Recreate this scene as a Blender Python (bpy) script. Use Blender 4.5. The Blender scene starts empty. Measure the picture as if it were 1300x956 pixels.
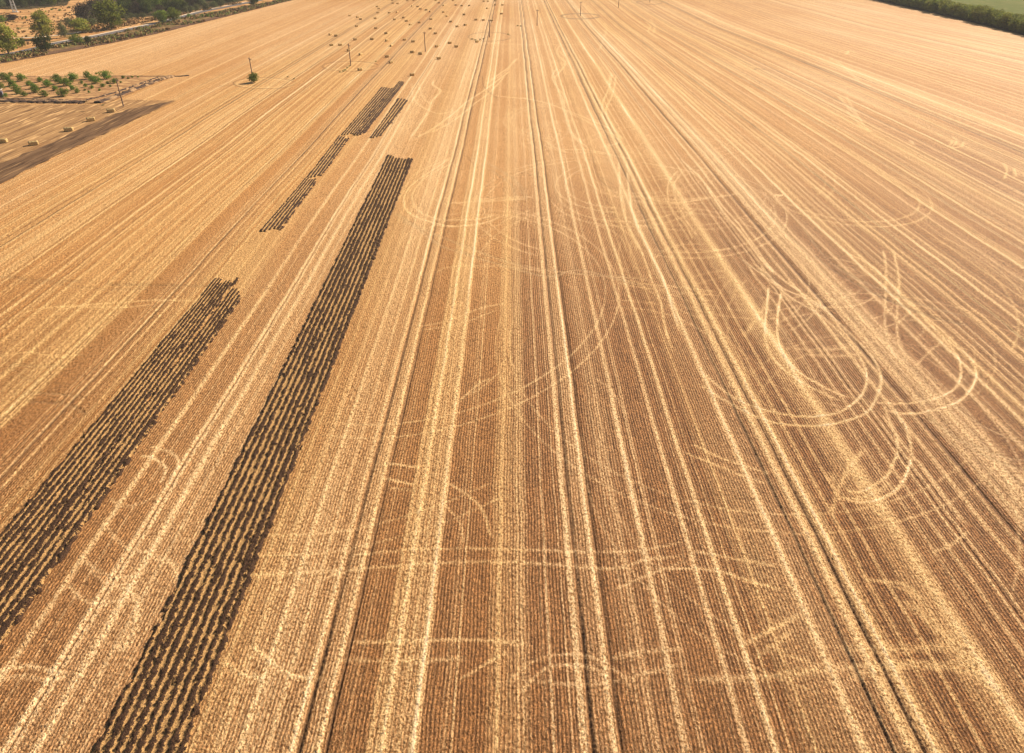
import bpy, math, random
import numpy as np
from mathutils import Vector, Matrix

# ------------------------------------------------------------------ camera, world, sun, exposure
F_PX, CAM_H, HZ = 867.0, 50.0, 523.0            # focal length in photo pixels, flying height, horizon offset
PITCH = math.atan(HZ / F_PX)
CP, SP = math.cos(PITCH), math.sin(PITCH)
sc = bpy.context.scene
C = sc.collection
cam_d = bpy.data.cameras.new('camera')
cam = bpy.data.objects.new('camera', cam_d)
C.objects.link(cam)
cam.location = (0, 0, CAM_H)
cam.rotation_euler = (math.pi / 2 - PITCH, 0, 0)
cam_d.sensor_width = 36.0
cam_d.lens = 36.0 * F_PX / 1300.0
cam_d.shift_y = -45.0 / 1300.0
cam_d.clip_end = 20000
sc.camera = cam

SUN_EL, SUN_AZ = math.radians(33), math.radians(40)      # azimuth counted from +X towards +Y
sun_dir = Vector((math.cos(SUN_EL) * math.cos(SUN_AZ), math.cos(SUN_EL) * math.sin(SUN_AZ), math.sin(SUN_EL)))
w = bpy.data.worlds.new('World'); sc.world = w; w.use_nodes = True
wn = w.node_tree
bg = wn.nodes['Background']
sky = wn.nodes.new('ShaderNodeTexSky')
sky.sky_type = 'NISHITA'; sky.sun_disc = False
sky.sun_elevation = SUN_EL
sky.sun_rotation = math.pi / 2 - SUN_AZ
sky.air_density = 1.0; sky.dust_density = 2.0
wn.links.new(sky.outputs[0], bg.inputs[0])
bg.inputs[1].default_value = 0.055
sl = bpy.data.lights.new('sun', 'SUN'); sl.energy = 5.0; sl.angle = math.radians(0.5); sl.color = (1.0, 0.865, 0.70)
so = bpy.data.objects.new('sun', sl); C.objects.link(so)
so.rotation_euler = sun_dir.to_track_quat('Z', 'Y').to_euler()
sc.view_settings.view_transform = 'Standard'; sc.view_settings.look = 'None'
sc.view_settings.gamma = 1; sc.view_settings.use_curve_mapping = False
sc.view_settings.exposure = 0.72
sc.cycles.filter_width = 1.4
sc.cycles.max_bounces = 5
sc.cycles.volume_bounces = 0
sc.cycles.transparent_max_bounces = 8

rnd = random.Random(7)
rng = np.random.default_rng(11)

# ------------------------------------------------------------------ helpers
def gp(x, y, z=0.0):
    """ground point seen at photo position x, y"""
    u = x - 650.0; v = y - 433.0
    dy = CP - v / F_PX * SP; dz = -SP - v / F_PX * CP
    t = (z - CAM_H) / dz
    return (u / F_PX * t, dy * t)

def mpp(y):                      # metres per photo pixel across, on the ground row y
    return CAM_H / ((y + 90.0) * CP)

def prop(o, label=None, cat=None, group=None, kind=None):
    if label: o['label'] = label
    if cat: o['category'] = cat
    if group: o['group'] = group
    if kind: o['kind'] = kind
    return o

def link_mesh(name, verts, faces, mat, parent=None, smooth=False, attrs=None):
    me = bpy.data.meshes.new(name)
    verts = np.asarray(verts, dtype=np.float32).reshape(-1, 3)
    if isinstance(faces, np.ndarray):
        n, k = faces.shape
        me.vertices.add(len(verts)); me.vertices.foreach_set('co', verts.ravel())
        me.loops.add(n * k); me.loops.foreach_set('vertex_index', faces.ravel().astype(np.int32))
        me.polygons.add(n)
        me.polygons.foreach_set('loop_start', np.arange(0, n * k, k, dtype=np.int32))
        me.update(calc_edges=True)
    else:
        me.from_pydata([tuple(map(float, v)) for v in verts], [], faces)
    if smooth:
        me.polygons.foreach_set('use_smooth', np.ones(len(me.polygons), dtype=bool))
    for k, a in (attrs or {}).items():
        at = me.attributes.new(k, 'FLOAT', 'POINT')
        at.data.foreach_set('value', np.asarray(a, dtype=np.float32).ravel())
    me.materials.append(mat)
    o = bpy.data.objects.new(name, me); C.objects.link(o)
    if parent: o.parent = parent
    return o

def empty(name, loc, rz=0.0):
    o = bpy.data.objects.new(name, None); C.objects.link(o)
    o.location = loc; o.rotation_euler = (0, 0, rz); o.empty_display_size = 0.5
    return o

def grid_faces(nr, nc):
    i = np.arange(nr - 1)[:, None] * nc + np.arange(nc - 1)[None, :]
    i = i.ravel()
    return np.stack([i, i + 1, i + nc + 1, i + nc], 1)

def vnoise(x, y, seed=0):
    """cheap smooth value noise on arrays, 0..1"""
    xi = np.floor(x).astype(np.int64); yi = np.floor(y).astype(np.int64)
    fx = x - xi; fy = y - yi
    fx = fx * fx * (3 - 2 * fx); fy = fy * fy * (3 - 2 * fy)
    def h(a, b):
        n = (a * 374761393 + b * 668265263 + seed * 1442695) & 0x7fffffff
        n = ((n ^ (n >> 13)) * 1274126177) & 0x7fffffff
        return ((n ^ (n >> 16)) & 0xffff) / 65535.0
    a = h(xi, yi); b = h(xi + 1, yi); c = h(xi, yi + 1); d = h(xi + 1, yi + 1)
    return (a * (1 - fx) + b * fx) * (1 - fy) + (c * (1 - fx) + d * fx) * fy

def sstep(a, b, x):
    t = np.clip((x - a) / (b - a), 0, 1)
    return t * t * (3 - 2 * t)

class NT:
    """small node-tree writer"""
    def __init__(self, name):
        self.m = bpy.data.materials.new(name); self.m.use_nodes = True
        self.t = self.m.node_tree; self.p = self.t.nodes['Principled BSDF']; self.out = self.t.nodes['Material Output']
    def _in(self, s, v):
        if hasattr(v, 'is_linked'): self.t.links.new(v, s)
        else:
            if isinstance(v, (tuple, list)) and len(v) == 3 and s.type == 'RGBA': v = (*v, 1)
            s.default_value = v
    def attr(self, n):
        a = self.t.nodes.new('ShaderNodeAttribute'); a.attribute_name = n; return a.outputs['Fac']
    def math(self, op, a, b=0.0, c=None, clamp=False):
        n = self.t.nodes.new('ShaderNodeMath'); n.operation = op; n.use_clamp = clamp
        self._in(n.inputs[0], a); self._in(n.inputs[1], b)
        if c is not None: self._in(n.inputs[2], c)
        return n.outputs[0]
    def mix(self, f, a, b, mode='MIX'):
        n = self.t.nodes.new('ShaderNodeMix'); n.data_type = 'RGBA'; n.blend_type = mode; n.clamp_factor = True
        self._in(n.inputs[0], f); self._in(n.inputs[6], a); self._in(n.inputs[7], b)
        return n.outputs[2]
    def pos(self):
        if not hasattr(self, '_p'): self._p = self.t.nodes.new('ShaderNodeTexCoord').outputs['Object']
        return self._p
    def noise(self, scale, detail=2.0, vec=(1, 1, 1), rough=0.5):
        mp = self.t.nodes.new('ShaderNodeMapping'); mp.inputs['Scale'].default_value = vec
        self.t.links.new(self.pos(), mp.inputs['Vector'])
        n = self.t.nodes.new('ShaderNodeTexNoise'); n.inputs['Scale'].default_value = scale
        n.inputs['Detail'].default_value = detail; n.inputs['Roughness'].default_value = rough
        self.t.links.new(mp.outputs[0], n.inputs['Vector'])
        return n.outputs['Fac']
    def ramp(self, f, lo, hi, a=0.0, b=1.0):
        n = self.t.nodes.new('ShaderNodeMapRange'); n.interpolation_type = 'SMOOTHSTEP'
        self._in(n.inputs[0], f); self._in(n.inputs[1], lo); self._in(n.inputs[2], hi)
        n.inputs[3].default_value = a; n.inputs[4].default_value = b
        return n.outputs[0]
    def bump(self, h, strength=0.5, dist=0.1):
        n = self.t.nodes.new('ShaderNodeBump'); n.inputs['Strength'].default_value = strength
        n.inputs['Distance'].default_value = dist; self._in(n.inputs['Height'], h)
        self.t.links.new(n.outputs[0], self.p.inputs['Normal'])
    def done(self, col, rough=0.8, spec=0.3):
        self._in(self.p.inputs['Base Color'], col); self._in(self.p.inputs['Roughness'], rough)
        self.p.inputs['Specular IOR Level'].default_value = spec
        return self.m

# ------------------------------------------------------------------ materials
def mat_stubble():
    n = NT('stubble')
    straw, rut, rx, tone, distant = n.attr('straw'), n.attr('rut'), n.attr('row_x'), n.attr('tone'), n.attr('distant')
    grain = n.noise(6.0, 4, (1, .8, 1), 0.75)
    fine = n.noise(4.2, 3, (1.0, 0.75, 1), 0.88)
    streak = n.noise(2.2, 3, (1, 0.10, 1), 0.6)
    patch = n.noise(0.05, 3, (1, 0.35, 1), 0.6)
    wob = n.math('MULTIPLY', n.math('SUBTRACT', grain, 0.5), 6.5)
    wob = n.math('ADD', wob, n.math('MULTIPLY', n.noise(0.5, 2, (1, 0.5, 1)), 7.0))
    ph = n.math('ADD', n.math('MULTIPLY', rx, 2 * math.pi / 0.30), wob)
    row = n.math('MULTIPLY_ADD', n.math('SINE', ph), 0.5, 0.5)                     # 1 on a row of stubble, 0 in the gap
    light = n.math('ADD', straw, n.math('MULTIPLY', n.math('SUBTRACT', streak, 0.5), 0.35))
    light = n.math('ADD', light, n.math('MULTIPLY', n.math('SUBTRACT', patch, 0.5), 0.5))
    light = n.math('ADD', light, n.math('MULTIPLY', n.math('SUBTRACT', grain, 0.5), 1.3), clamp=True)
    gap = n.math('MULTIPLY', n.ramp(row, 0.62, 0.10), n.ramp(straw, 0.75, 0.0))
    gap = n.math('MULTIPLY', gap, n.ramp(streak, 0.38, 0.60, 0.10, 1.0))
    clump = n.ramp(n.noise(7.5, 3, (1, .8, 1), .75), 0.54, 0.46)
    gap = n.math('MAXIMUM', gap, n.math('MULTIPLY', clump, n.ramp(straw, 0.6, 0.0, 0.1, 0.75)))
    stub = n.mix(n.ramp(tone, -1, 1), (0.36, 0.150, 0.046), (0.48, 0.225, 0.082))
    gap = n.math('MULTIPLY', gap, n.math('MULTIPLY_ADD', distant, -0.93, 1.0))
    stub = n.mix(distant, stub, n.mix(n.ramp(tone, -1, 1), (0.56, 0.265, 0.080), (0.68, 0.375, 0.145)))  # stubble colour lifted with distance to paint in the far brightness
    stub = n.mix(n.ramp(fine, 0.40, 0.56), n.mix(0.72, stub, (0.09, 0.038, 0.012)), stub)
    lying = n.mix(n.ramp(tone, -1, 1), (0.90, 0.615, 0.255), (0.95, 0.69, 0.38))
    lying = n.mix(n.ramp(fine, 0.40, 0.54), (0.34, 0.165, 0.05), lying)
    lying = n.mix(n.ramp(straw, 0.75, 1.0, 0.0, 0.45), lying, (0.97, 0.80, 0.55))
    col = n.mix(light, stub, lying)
    col = n.mix(n.math('MULTIPLY', gap, 0.90), col, (0.075, 0.032, 0.012))  # one brown for bare soil and the shade between rows
    col = n.mix(n.math('MULTIPLY', rut, 0.85), col, (0.07, 0.035, 0.016))
    h = n.math('ADD', n.math('MULTIPLY', n.math('MULTIPLY', row, n.math('MULTIPLY_ADD', distant, -0.95, 1.0)), n.ramp(straw, 0.8, 0.0, 0.0, 0.9)), n.math('ADD', n.math('MULTIPLY', grain, 1.4), fine))
    n.bump(h, 0.8, 0.09)
    return n.done(col, 0.75, 0.12)

def mat_soil(name, dark=(0.028, 0.013, 0.007), mid=(0.13, 0.066, 0.030), straw=(0.55, 0.33, 0.125)):
    n = NT(name)
    s = n.attr('straw')
    g = n.noise(4.5, 4, (1, 1, 1), 0.75); f = n.noise(13, 3)
    soil = n.mix(n.ramp(f, 0.45, 0.68), dark, mid)  # soil tones also paint the shadows between clods and their sunlit tops
    st = n.mix(n.ramp(f, 0.3, 0.65), (0.16, 0.078, 0.028), straw)
    fac = n.ramp(n.math('ADD', s, n.math('MULTIPLY', n.math('SUBTRACT', g, 0.5), 2.2)), 0.38, 0.64)
    col = n.mix(fac, soil, st)
    n.bump(n.math('ADD', g, n.math('MULTIPLY', f, 0.5)), 0.8, 0.15)
    return n.done(col, 0.9, 0.2)

def mat_ground(name, cols, s1=0.15, s2=1.2, vec=(1, 1, 1), stretch=None, bump=0.5):
    n = NT(name)
    a = n.noise(s1, 4, vec, 0.65); b = n.noise(s2, 4, stretch or vec, 0.65)
    col = n.mix(n.ramp(a, 0.35, 0.65), cols[0], cols[1])
    col = n.mix(n.ramp(b, 0.48, 0.70), col, cols[2])
    if len(cols) > 3: col = n.mix(n.ramp(n.noise(s1 * 2.3, 3, vec), 0.55, 0.68), col, cols[3])
    n.bump(b, bump, 0.3)
    return n.done(col, 0.95, 0.02)

def mat_leaf(name, a, b, var=0.25):
    n = NT(name)
    oi = n.t.nodes.new('ShaderNodeObjectInfo').outputs['Random']
    g = n.noise(1.1, 2)
    col = n.mix(n.ramp(g, 0.35, 0.65), a, b)
    hs = n.t.nodes.new('ShaderNodeHueSaturation')
    n._in(hs.inputs['Value'], n.math('MULTIPLY_ADD', oi, var * 2, 1 - var))
    n._in(hs.inputs['Hue'], n.math('MULTIPLY_ADD', oi, 0.03, 0.485))
    n._in(hs.inputs['Color'], col)
    n.done(hs.outputs[0], 0.7, 0.05)
    tr = n.t.nodes.new('ShaderNodeBsdfTranslucent'); n._in(tr.inputs[0], hs.outputs[0])
    mx = n.t.nodes.new('ShaderNodeMixShader'); mx.inputs[0].default_value = 0.35
    n.t.links.new(n.p.outputs[0], mx.inputs[1]); n.t.links.new(tr.outputs[0], mx.inputs[2])
    n.t.links.new(mx.outputs[0], n.out.inputs['Surface'])
    return n.m

def mat_flat(name, a, b, scale=3.0, rough=0.8, vec=(1, 1, 1), spec=0.3, bump=0.3):
    n = NT(name); g = n.noise(scale, 3, vec, 0.6)
    n.bump(g, bump, 0.05)
    return n.done(n.mix(n.ramp(g, 0.35, 0.65), a, b), rough, spec)

M_STUB = mat_stubble()
M_SOIL = mat_soil('ploughed_soil')
M_BANK = mat_soil('bank_soil', (0.045, 0.026, 0.018), (0.14, 0.085, 0.055), (0.45, 0.29, 0.15))
M_MARGIN = mat_ground('disturbed_soil', [(0.29, 0.16, 0.07), (0.42, 0.245, 0.105), (0.13, 0.072, 0.036), (0.60, 0.37, 0.165)], 0.35, 1.1, (1, .12, 1), stretch=(1.0, 0.05, 1))
M_HEAD = mat_ground('dark_headland', [(0.12, 0.068, 0.036), (0.19, 0.110, 0.058), (0.065, 0.038, 0.023), (0.32, 0.19, 0.09)], 0.5, 1.6, (1, .08, 1))
M_ORCH = mat_ground('orchard_soil', [(0.30, 0.155, 0.07), (0.48, 0.28, 0.125), (0.14, 0.075, 0.04), (0.56, 0.35, 0.15)], 0.16, 0.7, (.6, 1.4, 1))
M_VERGE = mat_ground('verge_weeds', [(0.24, 0.14, 0.065), (0.13, 0.10, 0.035), (0.09, 0.055, 0.033), (0.38, 0.22, 0.09)], 0.12, 0.7)
M_DITCH = mat_ground('ditch_soil', [(0.10, 0.055, 0.035), (0.15, 0.085, 0.05), (0.26, 0.15, 0.09)], 0.2, 1.5)
M_DRY = mat_ground('dry_grass', [(0.44, 0.22, 0.08), (0.60, 0.35, 0.15), (0.26, 0.135, 0.055), (0.17, 0.12, 0.045)], 0.045, 0.22, (1, 1, 1))
M_ASPH = mat_flat('asphalt', (0.12, 0.11, 0.105), (0.17, 0.155, 0.15), 1.0, 0.95, spec=.05)
M_TRACK = mat_flat('chalk_track', (0.56, 0.46, 0.34), (0.68, 0.57, 0.43), 0.6, 0.95, spec=.05)
M_PAINT = mat_flat('road_paint', (0.75, 0.74, 0.70), (0.8, 0.8, 0.78), 2.0)
M_CROP = mat_ground('green_crop', [(0.115, 0.135, 0.032), (0.15, 0.16, 0.042), (0.19, 0.175, 0.06)], 0.02, 0.25, (1, 0.3, 1))
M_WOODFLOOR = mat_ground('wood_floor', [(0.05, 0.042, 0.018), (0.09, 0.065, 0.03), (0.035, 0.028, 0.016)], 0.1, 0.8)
M_BALE = mat_flat('bale_straw', (0.50, 0.33, 0.12), (0.72, 0.50, 0.21), 4.0, vec=(0.5, 3, 3), bump=0.8)
M_TWINE = mat_flat('twine', (0.30, 0.22, 0.12), (0.36, 0.26, 0.14), 4.0)
M_POLE = mat_flat('pole_wood', (0.16, 0.10, 0.065), (0.24, 0.16, 0.11), 3.0, vec=(4, 4, 0.4))
M_IRON = mat_flat('iron', (0.10, 0.09, 0.085), (0.15, 0.13, 0.12), 6.0, 0.6)
M_PORC = mat_flat('porcelain', (0.30, 0.20, 0.15), (0.36, 0.25, 0.2), 6.0, 0.3)
M_STEEL = mat_flat('galvanised_steel', (0.42, 0.42, 0.40), (0.50, 0.50, 0.47), 2.0, 0.5)
M_CONC = mat_flat('concrete', (0.36, 0.33, 0.30), (0.45, 0.42, 0.38), 2.0)
M_BARK = mat_flat('bark', (0.10, 0.065, 0.04), (0.17, 0.12, 0.08), 3.0, vec=(3, 3, 0.6))
M_HUT = mat_flat('hut_boards', (0.10, 0.09, 0.12), (0.15, 0.14, 0.17), 2.0)
M_ROOF = mat_flat('pale_tin', (0.66, 0.60, 0.46), (0.74, 0.68, 0.55), 2.0, 0.5)
L_MID = mat_leaf('leaf_mid_green', (0.10, 0.145, 0.020), (0.22, 0.25, 0.035))
L_YEL = mat_leaf('leaf_yellow_green', (0.20, 0.215, 0.035), (0.36, 0.34, 0.06))
L_DARK = mat_leaf('leaf_dark_green', (0.025, 0.045, 0.010), (0.095, 0.115, 0.022))
L_GREY = mat_leaf('leaf_grey_green', (0.055, 0.07, 0.028), (0.19, 0.20, 0.08))
L_PURP = mat_leaf('leaf_dull_purple', (0.030, 0.024, 0.018), (0.085, 0.062, 0.038))
L_BELT = mat_leaf('leaf_belt_green', (0.13, 0.16, 0.03), (0.33, 0.34, 0.06), 0.15)
L_BUSH = mat_leaf('leaf_bush_green', (0.10, 0.17, 0.025), (0.19, 0.26, 0.04))
L_WEED = mat_leaf('leaf_weed', (0.16, 0.17, 0.05), (0.26, 0.24, 0.08))

# ------------------------------------------------------------------ the stubble field: straight rows and wheel tracks
def row_coord(X, Y):
    """the sowing direction fans out a little on the right of the field"""
    b = 0.065 * np.clip((Y - 110.0) / 250.0, 0, 1.35) ** 1.6
    R = X * (1 + b * sstep(5, 60, X))
    amp = 0.18 + 0.25 * np.clip(np.abs(X) / 100, 0, 1)
    return R + amp * (vnoise(Y / 45.0, R / 40.0, 3) - 0.5) * 2 + 0.07 * (vnoise(Y / 6.0, R / 9.0, 4) - 0.5) * 2

# R position, half width, strength, kind (L light swath, T tram rut, B medium band, D darker band)
S = []
def L(r, hw=0.3, s=0.85): S.append((r, hw, s, 'L'))
def T(r, hw=0.13, s=1.0): S.append((r, hw, s, 'T'))
def B(a, b, s): S.append(((a + b) / 2, (b - a) / 2, s, 'B'))
for r, hw, s in [(-40.0, .40, .75), (-36.25, .30, .8), (-35.6, .25, .7), (-34.0, .45, .75), (-32.4, .3, .4), (-22.8, .2, .4), (-19.36, .32, .75), (-20.9, .2, .45),
                 (-17.4, .28, .65), (-15.65, .30, .95), (-13.75, .26, .9), (-10.15, .14, .55), (-9.25, .36, 1.0), (-7.03, .32, 1.0),
                 (-4.3, .12, .6), (-5.1, .07, .3), (-1.1, .18, .55), (0.5, .15, .35), (3.07, .12, .7), (5.25, .36, .85), (7.4, .28, 1.0), (10.2, .22, .3), (12.4, .38, .9),
                 (13.5, .16, .5), (16.7, .30, .75), (18.7, .34, .9), (19.8, .10, .6), (21.6, .14, .6), (25.0, .42, .85), (28.3, .36, .75),
                 (29.95, .42, .9), (31.8, .18, .6), (33.4, .18, .65), (37.0, .75, .8), (39.4, .16, .6), (41.0, .3, .6), (43.4, .22, .7),
                 (46.2, .35, .8), (50.2, .4, .85), (52.3, .3, 1.0), (54.0, .25, .8), (57.5, .2, .6), (60.4, .35, 1.0), (62.2, .3, .9), (66.5, .2, .7), (69.0, .25, .7), (70.6, .2, .9), (-28.0, .12, .5), (-26.5, .14, .55),
                 (75.2, .4, 1.0), (77.0, .35, .9), (80.4, .2, .6), (84.6, .3, .7), (88.0, .4, 1.0), (90.0, .3, .6), (95.3, .35, 1.0), (97.6, .3, .5), (104, .5, .6), (108.6, .35, .9), (113, .3, .6), (118.5, .45, .9), (123.2, .3, .6),
                 (128.6, .4, .8), (137.5, .5, .7), (-51.3, .25, .7), (-50.0, .3, .6), (-47.0, .25, .5), (-44.4, .2, .4), (-62.5, .3, .5), (-66.8, .35, .6), (-69.8, .3, .6), (-72.7, .4, .7), (-77.6, .4, .95),
                 (-82.5, .3, .5), (-86.2, .3, .5), (-90.0, .35, .7), (-93.9, .3, .75), (-97.0, .3, .7), (-99.6, .3, .6), (-104, .3, .5), (-108, .4, .7), (-112, .3, .5)]:
    L(r, hw, s)
for r in (-15.1, -13.2, 5.85, 7.92, 27.0, 29.15, 48.6, 72.6, 134.5): T(r, .17 if abs(r) > 20 else .14)
for r, hw, s in [(-35.95, .09, .7), (-54.65, .17, 1.0), (-55.9, .10, .4), (-75.7, .12, .5), (-94.3, .18, .8), (-96.0, .14, .7), (50.9, .08, .5), (93.0, .12, .6), (71.5, .08, .4), (112.0, .1, .4), (114.2, .12, .7)]:
    T(r, hw, s)
for a, b, s in [(-10.5, -6.6, .42), (-1.95, 1.5, .34), (-15.1, -13.7, .38), (5.85, 7.4, .40), (-36.6, -29.5, .22), (-25, -20.0, .35), (8.9, 11.7, .20), (20.9, 27.0, .32), (28, 31, .38), (34.5, 38.2, .40), (27, 29, .25),
                (50, 55, .35), (-52, -43, .35), (-75, -60, .28), (57, 63, .30), (76, 80, .2), (98, 108, .45), (-100, -88, .3), (-19.9, -15.5, .22), (121, 127, .3), (141, 152, .4),
                (-39.4, -36.7, -.18), (-13.0, -10.6, -.22), (-6.5, -2.2, -.22), (1.7, 2.9, -.2), (3.3, 4.8, -.22), (13.8, 16.2, -.22), (8.1, 9.0, -.12), (-59.3, -56.6, -.18), (-80.5, -78.2, -.15), (38.4, 48, -.12), (64, 69, -.12), (82, 87, -.15), (110, 113, -.15)]:
    B(a, b, s)
r = 138.0
while r < 620:
    r += rnd.uniform(2.0, 6.0); L(r, rnd.uniform(.25, .7), rnd.uniform(.3, .95))
    if rnd.random() < .35: B(r + 1, r + rnd.uniform(3, 9), rnd.uniform(-.2, .45))
    if rnd.random() < .12: T(r + .7, .14, rnd.uniform(.4, .8))
r = -113.0
while r > -620:
    r -= rnd.uniform(2.5, 7.0); L(r, rnd.uniform(.25, .6), rnd.uniform(.2, .6))
    if rnd.random() < .35: B(r - rnd.uniform(3, 9), r - 1, rnd.uniform(-.15, .35))
for i in range(170):            # many faint passes over the middle
    r = rnd.uniform(-118, 140); L(r, rnd.uniform(.06, .18), rnd.uniform(.15, .45))
for i in range(110):             # thin bright lines of chaff, most of them on the right and the far left
    r = rnd.choice([rnd.uniform(-118, -48), rnd.uniform(42, 140), rnd.uniform(42, 140)]); L(r, rnd.uniform(.07, .17), rnd.uniform(.6, 1.0))
    if rnd.random() < .5: T(r + rnd.uniform(.3, .6), .09, rnd.uniform(.3, .6))
for i in range(40):
    r = rnd.choice([rnd.uniform(-118, -48), rnd.uniform(42, 140)]); B(r, r + rnd.uniform(.5, 2.0), rnd.uniform(-.35, -.15))
for i in range(60):
    r = rnd.uniform(-118, 140); T(r, .06, rnd.uniform(.15, .35))

# crossing and turning wheel tracks, read as points on the ground (crop origin, scale, strength, points)
TR = []
def tr(ox, oy, k, pts, s=0.75, w=0.2, dark=0.0):
    TR.append(([gp(ox + x / k, oy + y / k) for x, y in pts], min(1, s * 1.1), w * .82, dark))
a = (900, 330, 3.94)
tr(*a, [(300,120),(290,230),(280,340),(290,430),(330,500),(400,570),(500,630),(600,680),(690,715)], .95, .26)
tr(*a, [(365,150),(350,230),(342,310),(345,390),(380,480),(450,560),(550,620),(650,670),(740,690)], .95, .26)
tr(*a, [(200,0),(280,60),(370,140),(480,190),(600,265),(700,360),(800,460),(850,540),(862,600),(850,660),(800,750),(700,800),(550,828),(400,822),(280,800),(150,740),(0,655),(-90,590)], .95, .26, .1)
tr(*a, [(130,-30),(240,50),(330,120),(400,180),(500,240),(600,310),(700,410),(765,500),(790,570),(782,640),(740,700),(650,760),(520,782),(380,770),(230,735),(110,680),(0,590),(-80,520)], .9, .24, .1)
tr(*a, [(640,-60),(800,20),(880,90),(960,180),(1060,270),(1150,370),(1230,460),(1260,540),(1255,600),(1220,650),(1130,695),(1000,715),(860,715),(740,690)], .85, .24)
tr(980, 420, 4.06, [(760,-80),(850,0),(920,60),(1010,130),(1045,180),(1052,240),(1010,320),(930,380),(800,415),(680,425),(540,400)], .9, .26)
tr(*a, [(870,-60),(885,30),(885,150),(880,300),(900,420),(960,520)], .6, .28)
tr(*a, [(920,-60),(950,90),(945,200),(940,330),(960,440),(1010,540)], .6, .28)
tr(*a, [(520,-30),(640,60),(780,140),(920,210),(1050,260),(1180,300),(1320,330)], .35, .2, .5)
tr(*a, [(600,0),(740,90),(900,160),(1060,220),(1200,260),(1330,290)], .45, .2, .4)
tr(*a, [(300,210),(240,290),(180,380)], .4, .5)
tr(*a, [(430,440),(560,450),(740,430)], .35, .5); tr(*a, [(480,470),(640,480),(760,470)], .35, .5)
tr(*a, [(1230,380),(1150,420),(1080,480),(1030,540)], .45, .25); tr(*a, [(1190,360),(1110,330),(1040,390)], .3, .3)
tr(*a, [(870,275),(1000,270),(1180,280)], .3, .25); tr(*a, [(900,300),(1040,300),(1200,300)], .3, .25)
b = (980, 420, 4.06)
tr(*b, [(560,420),(630,520),(650,610),(620,690),(590,750),(500,810),(430,830),(350,800)], .8, .24); tr(*b, [(600,380),(690,500),(720,620),(700,720),(650,810),(560,865),(470,885),(380,860),(300,820)], .85, .26)
tr(*b, [(575,370),(610,470),(680,590),(760,680),(850,800),(950,930),(1020,1010)], .7, .3)
tr(*b, [(470,610),(420,680),(360,770),(330,860),(310,940)], .5, .35); tr(*b, [(400,700),(440,780),(500,880),(560,960)], .45, .3)
tr(*b, [(740,420),(880,500),(1000,590),(1130,660),(1300,720)], .5, .2, .3); tr(*b, [(800,430),(900,520),(1060,600),(1200,650),(1320,665)], .5, .2, .3)
tr(*b, [(930,380),(1020,450),(1150,520),(1300,580)], .5, .2, .2); tr(*b, [(300,720),(350,830),(420,870),(560,820),(600,780)], .5, .5)
c = (480, 190, 3.94)
tr(*c, [(370,30),(300,85),(200,150),(140,210),(130,270),(160,320),(240,355),(350,380),(450,378),(550,360),(640,320)], .8, .26)
tr(*c, [(385,60),(250,130),(185,195),(170,250),(210,310),(290,345),(400,352),(500,345),(620,320)], .7, .24)
tr(*c, [(450,30),(520,75),(600,125),(660,170),(690,240)], .4, .2, .2); tr(*c, [(530,60),(620,110),(690,160),(725,230)], .4, .2, .2)
tr(*c, [(470,20),(560,70),(650,125),(715,180),(745,260)], .4, .2, .15)
tr(*c, [(340,270),(500,258),(740,245)], .55, .25); tr(*c, [(480,248),(620,240),(780,236)], .45, .2)
tr(*c, [(60,310),(140,350),(300,470),(420,515),(600,570),(850,632),(1000,600),(1250,660),(1400,690)], .5, .3, .25)
tr(*c, [(80,340),(330,440),(560,530),(700,575),(850,600),(1060,625),(1290,640),(1400,660)], .5, .3, .2)
tr(*c, [(280,620),(340,590),(450,580),(650,585),(850,612)], .4, .3); tr(*c, [(200,885),(350,855),(500,795),(650,765)], .5, .25); tr(*c, [(200,905),(400,870),(600,800)], .4, .25)
d = (480, 90, 3.94)
tr(*d, [(660,0),(620,30),(540,90),(450,150),(380,210),(270,290),(160,350)], .8, .45); tr(*d, [(640,20),(560,105),(480,165),(390,240),(300,290),(180,330)], .7, .4)
tr(*d, [(170,60),(175,130),(220,180),(300,212),(390,200)], .6, .4); tr(*d, [(200,60),(225,130),(280,180)], .5, .4)
tr(*d, [(280,40),(275,70),(312,100),(270,150),(240,220),(150,350)], .85, .5)
tr(*d, [(560,120),(640,130),(780,145),(900,180),(1050,240),(1180,300),(1230,350)], .7, .35); tr(*d, [(700,128),(860,165),(1000,230),(1170,318)], .6, .35)
tr(*d, [(830,345),(900,388),(1050,395),(1150,415),(1290,450)], .6, .3); tr(*d, [(830,375),(950,405),(1100,410),(1200,430)], .5, .3)
tr(*d, [(900,-20),(870,30),(900,90),(930,170),(950,250),(980,330),(1060,390)], .75, .4); tr(*d, [(870,-10),(880,60),(925,120),(930,190),(960,290),(1020,360),(1080,400)], .6, .35)
tr(*d, [(1170,0),(1160,70),(1120,180),(1150,280),(1200,350),(1160,372),(1060,390)], .75, .4); tr(*d, [(1190,20),(1175,110),(1140,200),(1180,290),(1220,330)], .75, .4)
tr(*d, [(1205,440),(1210,560),(1225,650),(1240,740),(1270,830),(1330,920)], .6, .28); tr(*d, [(1245,440),(1252,560),(1270,690),(1320,850)], .6, .28)
tr(*d, [(520,20),(530,80),(600,140)], 0, .2, .7); tr(*d, [(440,420),(480,470)], 0, .2, .5); tr(*d, [(1070,420),(1100,530),(1180,600)], .0, .2, .5); tr(*d, [(1110,530),(1180,570)], .0, .2, .5)
tr(*d, [(70,360),(100,390)], 0, .2, .5); tr(*d, [(90,660),(180,520),(280,470),(350,440)], .5, .3)
e = (780, 200, 3.94)
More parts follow.
